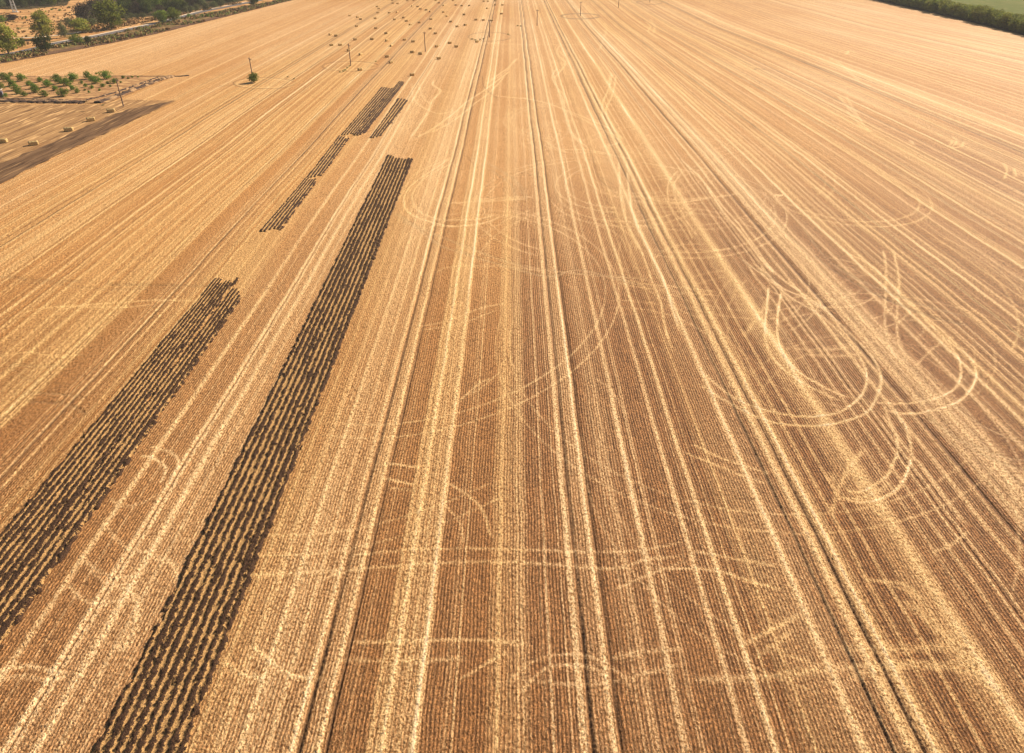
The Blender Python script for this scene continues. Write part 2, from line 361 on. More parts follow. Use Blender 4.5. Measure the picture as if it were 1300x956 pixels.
tr(*e, [(20,0),(30,180),(60,320),(130,460),(190,620),(230,720),(255,850),(300,1000)], .8, .25); tr(*e, [(62,60),(80,220),(110,340),(180,480),(240,600),(290,760),(340,900)], .9, .27)
tr(*e, [(330,55),(280,110),(265,180),(290,260),(350,330),(400,420)], .6, .24); tr(*e, [(350,60),(300,130),(305,200),(350,300),(420,400)], .6, .24)
tr(*e, [(120,200),(300,225),(450,205),(620,180)], .6, .25); tr(*e, [(90,190),(300,210),(480,195)], .4, .25)
tr(*e, [(120,20),(280,50),(380,70),(460,130)], .6, .3); tr(*e, [(0,600),(150,630),(350,650),(520,672)], .5, .25); tr(*e, [(0,620),(150,652),(350,675),(540,692)], .4, .25)
tr(*e, [(320,0),(430,100),(490,190),(560,290),(640,380),(760,540),(850,610)], .9, .33); tr(*e, [(400,60),(480,160),(540,240),(620,330),(700,440),(800,570),(1000,720),(1130,790)], .9, .28)
tr(*e, [(520,380),(650,520),(720,560),(860,650)], .0, .22, .7); tr(*e, [(560,400),(680,490)], .0, .2, .6)
tr(*e, [(940,350),(1060,500),(1180,590),(1300,640)], .5, .22, .3)
f = (433, 480, 2.476)
tr(*f, [(20,560),(90,550),(280,535),(560,538),(800,545),(950,540),(1090,508)], .42, .22); tr(*f, [(-100,650),(20,605),(180,590),(350,578),(600,580),(850,598),(960,570),(1090,558)], .42, .24)
tr(*f, [(860,665),(960,620),(1080,575)], .4, .2)
tr(*f, [(150,268),(250,280)], .6, .24); tr(*f, [(140,315),(230,335)], .6, .24); tr(*f, [(150,345),(230,352)], .4, .2)
tr(*f, [(335,325),(420,385),(455,440),(468,500)], .6, .22); tr(*f, [(325,395),(370,450),(385,520)], .4, .2)
tr(*f, [(20,830),(200,825),(400,822),(600,835)], .45, .25); tr(*f, [(0,885),(200,888),(400,880)], .35, .25)
tr(*f, [(370,950),(460,895),(520,860)], .5, .2); tr(*f, [(520,960),(600,890),(700,868),(800,880),(880,930),(920,990)], .4, .2); tr(*f, [(560,990),(640,915),(720,900),(800,915),(850,960)], .5, .2)
tr(*f, [(350,90),(430,20),(470,0)], .5, .25); tr(*f, [(380,60),(440,30),(500,-20)], .4, .2); tr(*f, [(800,0),(850,40),(900,120)], .3, .2)
tr(*f, [(850,880),(950,860),(1070,850)], .35, .3); tr(*f, [(600,950),(800,960),(1070,900)], .35, .25)
g = (866, 480, 2.476)
tr(*g, [(30,205),(100,240),(180,270),(280,300)], .6, .2); tr(*g, [(0,230),(100,270),(200,310),(270,330)], .5, .2)
tr(*g, [(-60,600),(50,598),(130,610),(220,640),(310,662)], .5, .24); tr(*g, [(30,540),(150,565),(300,590)], .5, .24)
tr(*g, [(190,840),(280,790),(370,745)], .5, .3); tr(*g, [(230,880),(340,800)], .35, .3); tr(*g, [(570,630),(700,650),(760,705)], .45, .3); tr(*g, [(640,640),(740,690),(820,800)], .35, .4)
tr(*g, [(780,550),(850,520),(900,480)], .5, .25); tr(*g, [(500,850),(700,850),(850,840)], .35, .5); tr(*g, [(20,950),(250,940),(500,910),(760,905),(950,930)], .4, .4)
tr(*g, [(520,940),(700,900),(900,910),(980,950)], .45, .5); tr(*g, [(700,700),(820,800),(900,900),(980,980)], .5, .7)
h = (0, 480, 2.476)
tr(*h, [(440,243),(480,250),(520,282),(505,330)], .8, .25); tr(*h, [(470,212),(540,235),(560,270),(530,335)], .6, .25)
tr(*h, [(345,375),(380,400),(440,395),(500,360)], .35, .25); tr(*h, [(320,440),(360,500),(420,540),(500,540)], .35, .3); tr(*h, [(250,560),(300,600),(360,625),(430,620)], .4, .3)
tr(*h, [(215,645),(255,690),(320,710),(400,690)], .4, .3); tr(*h, [(270,595),(350,650),(440,640)], .3, .25)
tr(*h, [(-20,925),(60,905),(140,912),(210,940)], .6, .3); tr(*h, [(-20,950),(80,935),(170,960)], .4, .3); tr(*h, [(640,640),(800,620),(950,610),(1090,603)], .5, .3); tr(*h, [(690,880),(760,930),(850,945)], .5, .3); tr(*h, [(790,840),(900,925),(1010,945)], .6, .25)
tr(*h, [(380,640),(430,700),(420,790),(380,860)], .5, .5); tr(*h, [(480,560),(540,580),(560,640)], .4, .3); tr(*h, [(60,50),(150,45),(260,60)], .3, .2, .3); tr(*h, [(80,70),(200,80),(270,110)], .2, .2, .4)
j = (0, 300, 3.94)
tr(*j, [(100,390),(200,362),(400,345),(600,330),(750,320),(1000,320)], .55, .35); tr(*j, [(300,370),(390,352),(600,355),(760,340)], .5, .35)
tr(*j, [(-20,240),(200,232),(500,262),(940,262)], .1, .2, .2); tr(*j, [(500,240),(900,245),(1060,250)], .1, .18, .3); tr(*j, [(-20,200),(240,222),(420,226)], .1, .2, .3)
tr(*j, [(-20,610),(140,580),(280,600),(420,590)], .4, .3); tr(*j, [(-20,560),(40,640),(110,700),(200,740)], .1, .2, .15); tr(*j, [(40,640),(200,650),(330,640)], .3, .3, .2)
k_ = (190+780, 140, 3.94)
tr(*k_, [(1195,260),(1215,300),(1200,345)], .7, .35); tr(*k_, [(1250,290),(1260,330)], .7, .5); tr(*k_, [(905,150),(940,155),(925,180)], .6, .35); tr(*k_, [(940,130),(965,155),(940,185),(985,180),(1000,155)], .6, .35)
tr(*k_, [(410,0),(470,60),(530,110)], .6, .5); tr(*k_, [(450,0),(500,75),(540,110)], .6, .5); tr(*k_, [(60,425),(90,425)], .9, .6); tr(*k_, [(730,150),(750,170)], .8, .6)
l_ = (790, 0, 4.19)
tr(*l_, [(120,110),(150,140),(140,170),(200,210)], .6, .6); tr(*l_, [(150,100),(170,140),(165,180)], .5, .6); tr(*l_, [(1150,510),(1210,580),(1260,629)], .6, .6); tr(*l_, [(1190,510),(1250,620)], .5, .6)
tr(*l_, [(1100,310),(1160,340),(1260,430)], .5, .7); tr(*l_, [(1190,290),(1210,270),(1240,280)], .6, .6); tr(*l_, [(700,370),(720,365),(760,370)], 0, .6, .8)
m_ = (580, 0, 4.643)
tr(*m_, [(610,260),(590,300),(600,330),(640,370),(600,430),(560,470)], .7, .5); tr(*m_, [(620,280),(640,330),(600,300)], .6, .4); tr(*m_, [(360,340),(300,400),(230,450),(170,500)], .7, .5)
tr(*m_, [(340,350),(280,430),(190,480)], .6, .5); tr(*m_, [(100,250),(400,262),(780,262)], .35, .8); tr(*m_, [(830,300),(850,270),(880,180),(870,130)], .5, .6); tr(*m_, [(905,557),(900,480),(930,430)], .6, .5); tr(*m_, [(880,500),(905,440),(860,370),(830,320)], .6, .5)
for i in range(26):
    cx_, cy_ = rnd.uniform(-25, 62), rnd.uniform(34, 230); R_ = rnd.uniform(9, 30); a0 = rnd.uniform(0, 6.28); ln_ = rnd.uniform(1.0, 3.2); st_ = rnd.uniform(.22, .5)
    for dr in (0, 1.9):
        TR.append(([(cx_ + (R_ + dr) * math.cos(a0 + ln_ * t / 12) * (1 + .02 * t), cy_ + (R_ + dr) * 1.3 * math.sin(a0 + ln_ * t / 12)) for t in range(13)], st_, .17, 0))
for i in range(13):
    cx_, cy_ = rnd.uniform(14, 72), rnd.uniform(55, 190); R_ = rnd.uniform(6, 24); a0 = rnd.uniform(0, 6.28); ln_ = rnd.uniform(2.0, 4.4); st_ = rnd.uniform(.3, .62)
    for dr in (0, 1.9):
        TR.append(([(cx_ + (R_ + dr) * math.cos(a0 + ln_ * t / 14) * (1 + .02 * t), cy_ + (R_ + dr) * 1.4 * math.sin(a0 + ln_ * t / 14)) for t in range(15)], st_, .13, 0))
# rings of uncut plants round the pole feet
def ring(x, y, rx, ry, dark, light=0, x2=None):
    tr(x, y, 1.0, [(rx * math.cos(t * math.pi / 12), ry * math.sin(t * math.pi / 12)) for t in range(25)], light, .45, dark)
ring(335, 105.5, 39, 7, .62); ring(445, 84, 36, 6.3, .62); ring(621.5, 46.5, 27, 5.8, .7); ring(736.8, 20.5, 24, 3.4, .7, .3); ring(824.5, 3, 16, 2.5, .8)
ring(335, 105.5, 35, 5.5, 0, .5); ring(445, 84, 32, 4.8, 0, .5)

def catmull(P, step):
    P = np.array(P, float)
    if len(P) == 2: P = np.array([P[0], (P[0] + P[1]) / 2, P[1]])
    Q = np.vstack([2 * P[0] - P[1], P, 2 * P[-1] - P[-2]])
    out = []
    for i in range(1, len(Q) - 2):
        p0, p1, p2, p3 = Q[i - 1], Q[i], Q[i + 1], Q[i + 2]
        n = max(2, int(np.linalg.norm(p2 - p1) / step))
        t = np.linspace(0, 1, n, endpoint=False)[:, None]
        out.append(0.5 * (2 * p1 + (p2 - p0) * t + (2 * p0 - 5 * p1 + 4 * p2 - p3) * t ** 2 + (3 * p1 - p0 - 3 * p2 + p3) * t ** 3))
    out.append(P[-1:])
    return np.vstack(out)

def build_field():
    STEP = 1.25
    y_f = np.concatenate([np.arange(1010.0, 240.0, -STEP), np.arange(240.0, -60.0, -0.5)])
    Yn = np.concatenate([[-220, -120, -60, -20, 5, 15], []])
    Yf = np.array([gp(650, y)[1] for y in y_f])
    Yn = Yn[Yn < Yf[0] - 2]
    Yx = np.array([1500.0, 1800, 2200, 2800]); Yx = Yx[Yx > Yf[-1] + 60]
    Yr = np.concatenate([Yn, Yf, Yx])
    xf = np.arange(-70.0, 1370.01, STEP)
    xc_l = np.array([-4200, -3000, -2000, -1300, -800, -500, -350, -250, -180, -130, -100, -85.0]); xc_r = 1300 - xc_l[::-1]
    xs = np.concatenate([xc_l, xf, xc_r])
    dep = np.maximum(Yr * CP + CAM_H * SP, 34.0)
    X = (xs[None, :] - 650.0) / F_PX * dep[:, None]
    Y = np.repeat(Yr[:, None], len(xs), 1)
    nr, nc = X.shape
    cell = (dep / F_PX * STEP)[:, None]                  # spacing across
    R = row_coord(X, Y)
    distant = sstep(30, 210, Y + np.where(X < 0, 50, -10) + 60 * (vnoise(X / 25, Y / 60, 62) - .5))  # painted-in brightness of the far field at a grazing view, not thicker stubble
    straw = 0.02 + 0.11 * sstep(60, 300, Y + np.where(X < 0, 60, -20)) * np.ones_like(X); rut = np.zeros_like(X); z = np.zeros_like(X)  # straw share also rises with distance, painting the far field brighter
    # 1-D profile sampled finely, blurred to the cell size, then looked up
    rr = np.arange(-640, 640, 0.03)
    pl = np.zeros_like(rr); pb = np.zeros_like(rr); pt = np.zeros_like(rr)
    for r0, hw, s, k in S:
        d = np.abs(rr - r0)
        if k == 'L':
            m = d < hw * 3 + .1; pl[m] = np.maximum(pl[m], s * np.exp(-(d[m] / (hw * 0.85)) ** 2))
        elif k == 'T':
            m = d < hw * 3 + .1; pt[m] = np.maximum(pt[m], s * np.exp(-(d[m] / (hw * 0.9)) ** 2))
        else:
            m = d < hw + .6; pb[m] += s * (1 - sstep(hw - .25, hw + .25, d[m]))
    tone1 = np.interp(rr, np.arange(-640, 641, 4.5), rng.uniform(-1, 1, 285)[:len(np.arange(-640, 641, 4.5))])
    tone2 = np.interp(rr, np.arange(-640, 641, 23.0), rng.uniform(-1, 1, 60)[:len(np.arange(-640, 641, 23.0))])
    def look(p, wdt):
        c = np.concatenate([[0], np.cumsum(p)])
        a0 = np.clip((R - wdt / 2 + 640) / 0.03, 0, len(p) - 1); b0 = np.clip((R + wdt / 2 + 640) / 0.03, 1, len(p))
        ca = np.interp(a0, np.arange(len(c)), c); cb = np.interp(b0, np.arange(len(c)), c)
        return (cb - ca) / np.maximum(b0 - a0, 1e-3)
    yy_ = CAM_H / CP / (dep / F_PX) / CP * CP          # photo row + 90
    dyr = np.abs(np.gradient(np.clip(HZ * 0 + yy_, 0, 2000)))[:, None] / STEP
    slope = np.abs(X) / dep[:, None] * F_PX / np.maximum(yy_, 5)[:, None]
    wdt = np.maximum(cell, 0.04) * np.maximum(1.0, 0.75 * slope * dyr)
    l = look(pl, wdt); bnd = look(pb, wdt); t = look(pt, wdt); tone = 0.55 * np.interp(R, rr, tone1) + 0.5 * np.interp(R, rr, tone2)
    # passes fade in and out along their length
    fade = 0.62 + 0.55 * vnoise(Y / 28.0, np.floor(R / 1.7) * 3.1, 8)
    l = np.clip(l * np.clip(fade, 0.4, 1.05) * (1 + 0.5 * sstep(0.12, 0.5, wdt)), 0, 1)
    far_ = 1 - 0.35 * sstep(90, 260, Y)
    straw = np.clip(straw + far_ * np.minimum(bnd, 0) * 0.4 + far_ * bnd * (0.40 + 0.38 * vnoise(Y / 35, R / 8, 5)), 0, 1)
    straw = straw + (1 - straw) * l
    rut = np.minimum(1, t * (1 + 1.6 * sstep(0.12, 0.45, wdt))) * np.clip(0.55 + 0.6 * vnoise(Y / 11.0, np.floor(R / 0.8) * 2.7, 9), 0, 1)
    tl = np.zeros_like(X); tdk = np.zeros_like(X)
    # wheel tracks splatted on the sheet
    i0 = len(Yn); j0 = len(xc_l)
    for P, s, wd, dk in TR:
        y_mid = np.mean([p[1] for p in P]); Q = catmull(P, max(0.10, 0.0008 * y_mid))
        dep_q = Q[:, 1] * CP + CAM_H * SP
        px = 650 + Q[:, 0] / dep_q * F_PX
        py = 433 - (Q[:, 1] * SP - CAM_H * CP) / dep_q * F_PX
        fi = np.interp(-py, -y_f, np.arange(len(y_f))); fj = (px + 70.0) / STEP
        m = (fi > 15) & (fi < len(y_f) - 16) & (fj > 8) & (fj < len(xf) - 9)
        if not m.any(): continue
        Q = Q[m]; ii = np.round(fi[m]).astype(int) + i0; jj = np.round(fj[m]).astype(int) + j0
        cl = cell[ii, 0]; rad = int(min(7, math.ceil(2.0 * wd / cl.min()) + 1))
        sof = np.maximum(wd, cl * 0.8)
        amp = np.minimum(1.0, (wd / sof)) ** 0.5
        brk = 0.75 + 0.40 * vnoise(Q[:, 0] * 0.6, Q[:, 1] * 0.6, 21)
        rfac = 2 if np.median(py) < 240 else 1
        tt = np.arange(len(m)) / max(1, len(m) - 1)
        brk = brk * (sstep(0, .06, tt) * sstep(1, .94, tt))[m]
        for di in range(-rad * rfac, rad * rfac + 1):
            for dj in range(-rad, rad + 1):
                I = ii + di; J = jj + dj
                sy_ = np.maximum(sof, 0.8 * np.abs(Yr[I + 1] - Yr[I]))
                dd = np.hypot((X[I, J] - Q[:, 0]) / sof, (Y[I, J] - Q[:, 1]) / sy_)
                vv = np.exp(-dd ** 2) * amp * brk
                if s > 0: np.maximum.at(tl, (I, J), vv * s)
                if dk > 0:
                    d2 = np.exp(-(((dd - 0.9 * (s > 0)) / .8) ** 2)) * amp
                    np.maximum.at(tdk, (I, J), d2 * dk * brk)
    straw = straw + (1 - straw) * np.clip(tl, 0, 1) * 0.95
    rut = np.clip(np.maximum(rut * (1 - 0.6 * tl), tdk), 0, 1)
    near = np.clip(0.14 / cell, 0, 1)
    z = (0.07 * l + 0.05 * np.clip(bnd, 0, 1) + 0.03 * tl) * np.clip(0.25 / cell, 0, 1) - 0.16 * rut * near
    z += 0.10 * (vnoise(X / 3.3, Y / 4.1, 31) - .5) + 0.03 * (vnoise(X / 0.45, Y / 0.5, 32) - .5) * near
    z += 0.034 * rng.standard_normal(X.shape) * near * (0.7 + 0.4 * straw)
    z[:, :j0] *= 0.2; z[:, -j0:] *= 0.2
    z -= 0.05
    V = np.stack([X, Y, z], 2)
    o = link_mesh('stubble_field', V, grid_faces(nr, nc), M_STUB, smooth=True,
                  attrs=dict(straw=straw, rut=rut, distant=distant, row_x=R, tone=np.clip(tone + 1.2 * (vnoise(X / 60, Y / 90, 61) - .5), -1, 1)))
    prop(o, kind='structure')
build_field()

# ------------------------------------------------------------------ ploughed strips
def px_world(pts): return [gp(*p) for p in pts]

def plough(lt, rt, lb, rb, period=0.75, amp=0.16, jag=0.32, seed=1, density=1.0):
    """strip between two far corners and two near corners, with furrows along it"""
    A, Bq, D, E_ = [np.array(gp(*p)) for p in (lb, rb, lt, rt)]
    ln = max(np.linalg.norm(D - A), np.linalg.norm(E_ - Bq)); wd = np.linalg.norm(Bq - A)
    dist = (A[1] + D[1]) / 2
    du = 0.09 if dist < 130 else 0.16; dv = 0.13 if dist < 130 else 0.35
    nu = int(wd / du) + 8; nv = int(ln / dv) + 8
    u = np.linspace(-0.5 / wd, 1 + 0.5 / wd, nu)[None, :]; v = np.linspace(-.6 / ln, 1 + .6 / ln, nv)[:, None]
    lft = A[None, None] + (D - A)[None, None] * v[..., None]
    rgt = Bq[None, None] + (E_ - Bq)[None, None] * v[..., None]
    P = lft + (rgt - lft) * u[..., None]
    X, Y = P[..., 0], P[..., 1]
    uu = u * wd + 0 * v; vv = v * ln + 0 * u
    uw = uu + 0.05 * (vnoise(Y / 5.1, X * 0 + seed, 41) - .5) + 0.06 * (vnoise(Y / 0.3, uu / .4, 42) - .5)
    ph = uw / period
    fr = ph - np.floor(ph)
    ridge = 0.5 + 0.5 * np.cos((fr - 0.5) * 2 * np.pi)
    idx = np.floor(ph).astype(int)
    rs = vnoise(idx * 7.3 + 1, Y / 9.0, 43 + seed)                       # each furrow more or less open
    clod = vnoise(X / 0.30, Y / 0.34, 44) * 0.45 + rng.random(X.shape) * 0.55
    big = vnoise(X / 1.2, Y / 2.0, 46)
    soil = ridge * 1.3 - 0.05 + (rs - 0.5) * 0.45 + 0.35 * sstep(1.5, .3, wd - uu) + (clod - .5) * (1.7 if dist < 130 else 1.0) + (big - .5) * .45 + (density - 1)
    soil = sstep(0.35, 0.80, soil)
    e = np.minimum.reduce([uu, wd - uu, (vv) * .8, (ln - vv) * .8])
    jagn = (vnoise(X / 0.5, Y / 0.6, 47) - .5) * jag * 2 + (vnoise(idx * 5.1, Y * 0 + 3, 48) - .5) * 3.2 * sstep(3.0, 0, np.minimum(vv, ln - vv))
    edge = sstep(-0.12, 0.18, e + jagn - 0.15)
    z = 0.06 + amp * soil * (0.6 + 0.9 * clod) + 0.09 * (rng.random(X.shape) - .5)
    z = z * edge - 0.30 * (1 - edge)
    o = link_mesh('ploughed_strip', np.stack([X, Y, z], 2), grid_faces(nv, nu), M_SOIL, smooth=True, attrs=dict(straw=1 - soil))
    prop(o, kind='structure')
plough((491, 198), (525, 203), (101, 985), (225, 985), seed=1)
plough((271, 356), (300, 356), (-140, 845), (-52, 845), seed=2)
plough((293, 369), (313, 371), (-84, 866), (-28, 866), seed=3)
plough((387, 226.5), (405.5, 226.5), (330, 292.5), (357, 293.5), seed=4, density=1.05)
plough((429, 173.5), (445, 174.5), (389.5, 224.5), (408.5, 224.5), seed=5, density=1.02)
plough((483, 111.5), (503, 111.5), (433, 170.5), (452, 171), seed=6, density=1.03, amp=.12)
plough((506, 104), (515, 104), (449, 171), (462, 171.5), seed=7, density=1.3)
plough((504, 126), (521, 126.5), (469.5, 174.5), (484, 174.5), seed=8, density=1.03)

# ------------------------------------------------------------------ other grounds on the sides
def sheet(name, pts_px, mat, z, jag=0.0, n=1):
    P = px_world(pts_px)
    if jag:
        Q = []
        for i in range(len(P)):
            a_, b_ = np.array(P[i]), np.array(P[(i + 1) % len(P)])
            dlen = np.linalg.norm(b_ - a_); k = max(1, int(dlen / 2.5))
            if dlen > 600: k = 1
            nrm = np.array([-(b_ - a_)[1], (b_ - a_)[0]]) / max(dlen, 1e-6)
            for t in range(k):
                Q.append(a_ + (b_ - a_) * t / k + nrm * rnd.uniform(-jag, jag) * (t > 0))
        P = [tuple(q) for q in Q]
    import bmesh
    bm = bmesh.new()
    vs = [bm.verts.new((x, y, z)) for x, y in P]
    fc = bm.faces.new(vs)
    if fc.normal.z < 0 or sum((P[i][0] * P[(i + 1) % len(P)][1] - P[(i + 1) % len(P)][0] * P[i][1]) for i in range(len(P))) < 0: fc.normal_flip()
    bmesh.ops.triangulate(bm, faces=[fc])
    me = bpy.data.meshes.new(name); bm.to_mesh(me); bm.free()
    me.materials.append(mat)
    o = bpy.data.objects.new(name, me); C.objects.link(o)
    return prop(o, kind='structure')

sheet('bare_soil', [(-330, 133), (128, 133), (150, 127), (224, 128), (150, 162), (75, 196), (0, 234), (-160, 318), (-330, 318)], M_MARGIN, 0.10, 0.35)
sheet('dark_headland', [(-160, 300), (0, 208), (60, 184), (110, 160), (160, 140), (222, 128), (150, 162), (75, 196), (0, 234), (-160, 318)], M_HEAD, 0.12, 0.6)
sheet('orchard_ground', [(-330, 97), (219, 97), (136, 131), (-330, 131)], M_ORCH, 0.14, 0.3)
edge_px = [(0, 81), (60, 70), (130, 57), (194, 44), (260, 28), (350, 5.5), (470, -24)]
EX = [(-400, 150), (-150, 108)] + edge_px
far_l = [(-2500, -60), (-2500, 160)]
sheet('scrubland', EX + [(560, -45), (560, -66), (-2400, -66), (-2400, 150)], M_DRY, 0.10, 0.4)
sheet('verge', EX[:] + [(455, -24), (340, 3), (255, 17.5), (190, 32), (125, 47.5), (55, 61), (0, 72), (-150, 97), (-400, 138)], M_VERGE, 0.13, 0.4)
sheet('ditch', EX[:] + [(468, -25), (347, 4), (257, 25.5), (192, 41.5), (128, 54.3), (58, 67.2), (0, 78), (-150, 104), (-400, 146)], M_DITCH, 0.16, 0.6)
def strip(name, pts, wid, mat, z):
    P = catmull(px_world(pts), 6.0)
    T_ = np.gradient(P, axis=0); T_ /= np.linalg.norm(T_, axis=1)[:, None]
    N = np.stack([-T_[:, 1], T_[:, 0]], 1)
    A_ = P + N * wid / 2; B_ = P - N * wid / 2
    V = np.stack([np.c_[B_, np.full(len(P), z)], np.c_[A_, np.full(len(P), z)]], 1)
    o = link_mesh(name, V, grid_faces(len(P), 2), mat)
    if o.data.polygons[0].normal.z < 0: o.data.flip_normals()
    return prop(o, kind='structure')
ROAD = [(-260, 118), (-100, 88), (0, 70.5), (26, 66), (50, 60.5), (72, 55), (120, 47), (160, 38.5), (200, 30), (256, 15.5), (313, 4), (390, -12), (450, -26)]
strip('road', ROAD, 5.2, M_ASPH, 0.20)
strip('gravel_shoulder', [(66, 55), (95, 49.5), (120, 45), (158, 37), (200, 28.5), (256, 13.8), (313, 2.5)], 2.0, M_TRACK, 0.19)
strip('dirt_track', [(-60, 54), (24, 48.5), (50, 47.5), (90, 43), (110, 39)], 2.2, M_TRACK, 0.17)
strip('dirt_track', [(-60, 40), (20, 20), (60, 12), (92, 7), (130, 2)], 3.0, M_DRY, 0.15)
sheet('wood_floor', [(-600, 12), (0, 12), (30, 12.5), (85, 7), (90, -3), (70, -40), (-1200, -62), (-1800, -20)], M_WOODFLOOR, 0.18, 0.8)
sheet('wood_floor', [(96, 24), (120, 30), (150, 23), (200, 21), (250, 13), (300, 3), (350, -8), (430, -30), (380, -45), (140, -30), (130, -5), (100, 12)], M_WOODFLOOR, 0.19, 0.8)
# right side: crop beyond the tree belt, dark strip of ground under it
BELT = [(1420, 79), (1300, 44.5), (1244, 30.5), (1180, 15.5), (1085, -6), (1000, -24)]
def off_belt(dx): return [(gx + dx, gy) for gx, gy in px_world(BELT)]
def sheet_w(name, P, mat, z):
    import bmesh
    bm = bmesh.new(); vs = [bm.verts.new((x, y, z)) for x, y in P]; fc = bm.faces.new(vs); bm.normal_update()
    if fc.normal.z < 0: fc.normal_flip()
    bmesh.ops.triangulate(bm, faces=[fc]); me = bpy.data.meshes.new(name); bm.to_mesh(me); bm.free(); me.materials.append(mat)
    o = bpy.data.objects.new(name, me); C.objects.link(o); return prop(o, kind='structure')
bl = off_belt(2)
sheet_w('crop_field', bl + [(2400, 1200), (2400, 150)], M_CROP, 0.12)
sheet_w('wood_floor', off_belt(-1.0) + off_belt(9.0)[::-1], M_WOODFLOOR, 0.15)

# banks of dark clods round the orchard
def bank(pts, wid, hgt, seed, strawlev=0.25):
    P = catmull(px_world(pts), 0.45)
    T_ = np.gradient(P, axis=0); T_ /= np.linalg.norm(T_, axis=1)[:, None]
    N = np.stack([-T_[:, 1], T_[:, 0]], 1)
    nu = int(wid / 0.3) + 5
    u = np.linspace(-1.2, 1.2, nu)
    XY = P[:, None, :] + N[:, None, :] * (u * wid / 2)[None, :, None]
    X, Y = XY[..., 0], XY[..., 1]
    b_ = vnoise(X / .8, Y / .9, seed); s_ = vnoise(X / 2.5, Y / 3.0, seed + 1)
    e = 1 - np.abs(u)[None, :] + (b_ - .5) * .7
    z = hgt * (0.35 + b_ * .7 + s_ * .5) * sstep(0, .5, e) - 0.3 * sstep(.1, -.1, e) + 0.05
    st = sstep(.45, .8, s_ * .6 + b_ * .5) * .9 + strawlev * .3
    o = link_mesh('earth_bank', np.stack([X, Y, z], 2), grid_faces(len(P), nu), M_BANK, attrs=dict(straw=st))
    if o.data.polygons[len(o.data.polygons) // 2].normal.z < 0: o.data.flip_normals()
    prop(o, kind='structure')
bank([(-120, 129.5), (0, 129), (60, 129.8), (110, 130)], 3.4, 0.55, 60)
bank([(-120, 126.3), (0, 126.3), (50, 126.5), (90, 128)], 1.2, 0.35, 61)
bank([(124, 131), (150, 122), (180, 110.5), (205, 101), (219, 97.5)], 2.6, 0.55, 62)
bank([(110, 127.5), (140, 120), (170, 110), (200, 99)], 1.4, 0.4, 63)
bank([(130, 97), (170, 97), (220, 97.2), (240, 96)], 0.9, 0.25, 64, .5)
bank([(-80, 97.2), (60, 97.4), (130, 97)], 0.6, 0.15, 65, .5)

# ------------------------------------------------------------------ plants
def tube(verts, faces, pts, rads, n=6):
    base = len(verts); prev = None
    for i, (p, r_) in enumerate(zip(pts, rads)):
        p = Vector(p)
        d_ = (Vector(pts[min(i + 1, len(pts) - 1)]) - Vector(pts[max(i - 1, 0)])).normalized()
        s_ = d_.orthogonal().normalized() if prev is None else (prev - d_ * prev.dot(d_)).normalized()
        prev = s_; t_ = d_.cross(s_)
        for k in range(n):
            a_ = 2 * math.pi * k / n
            verts.append(tuple(p + (s_ * math.cos(a_) + t_ * math.sin(a_)) * r_))
    for i in range(len(pts) - 1):
        for k in range(n):
            faces.append((base + i * n + k, base + i * n + (k + 1) % n, base + (i + 1) * n + (k + 1) % n, base + (i + 1) * n + k))
    faces.append(tuple(base + k for k in range(n))[::-1]); faces.append(tuple(base + (len(pts) - 1) * n + k for k in range(n)))

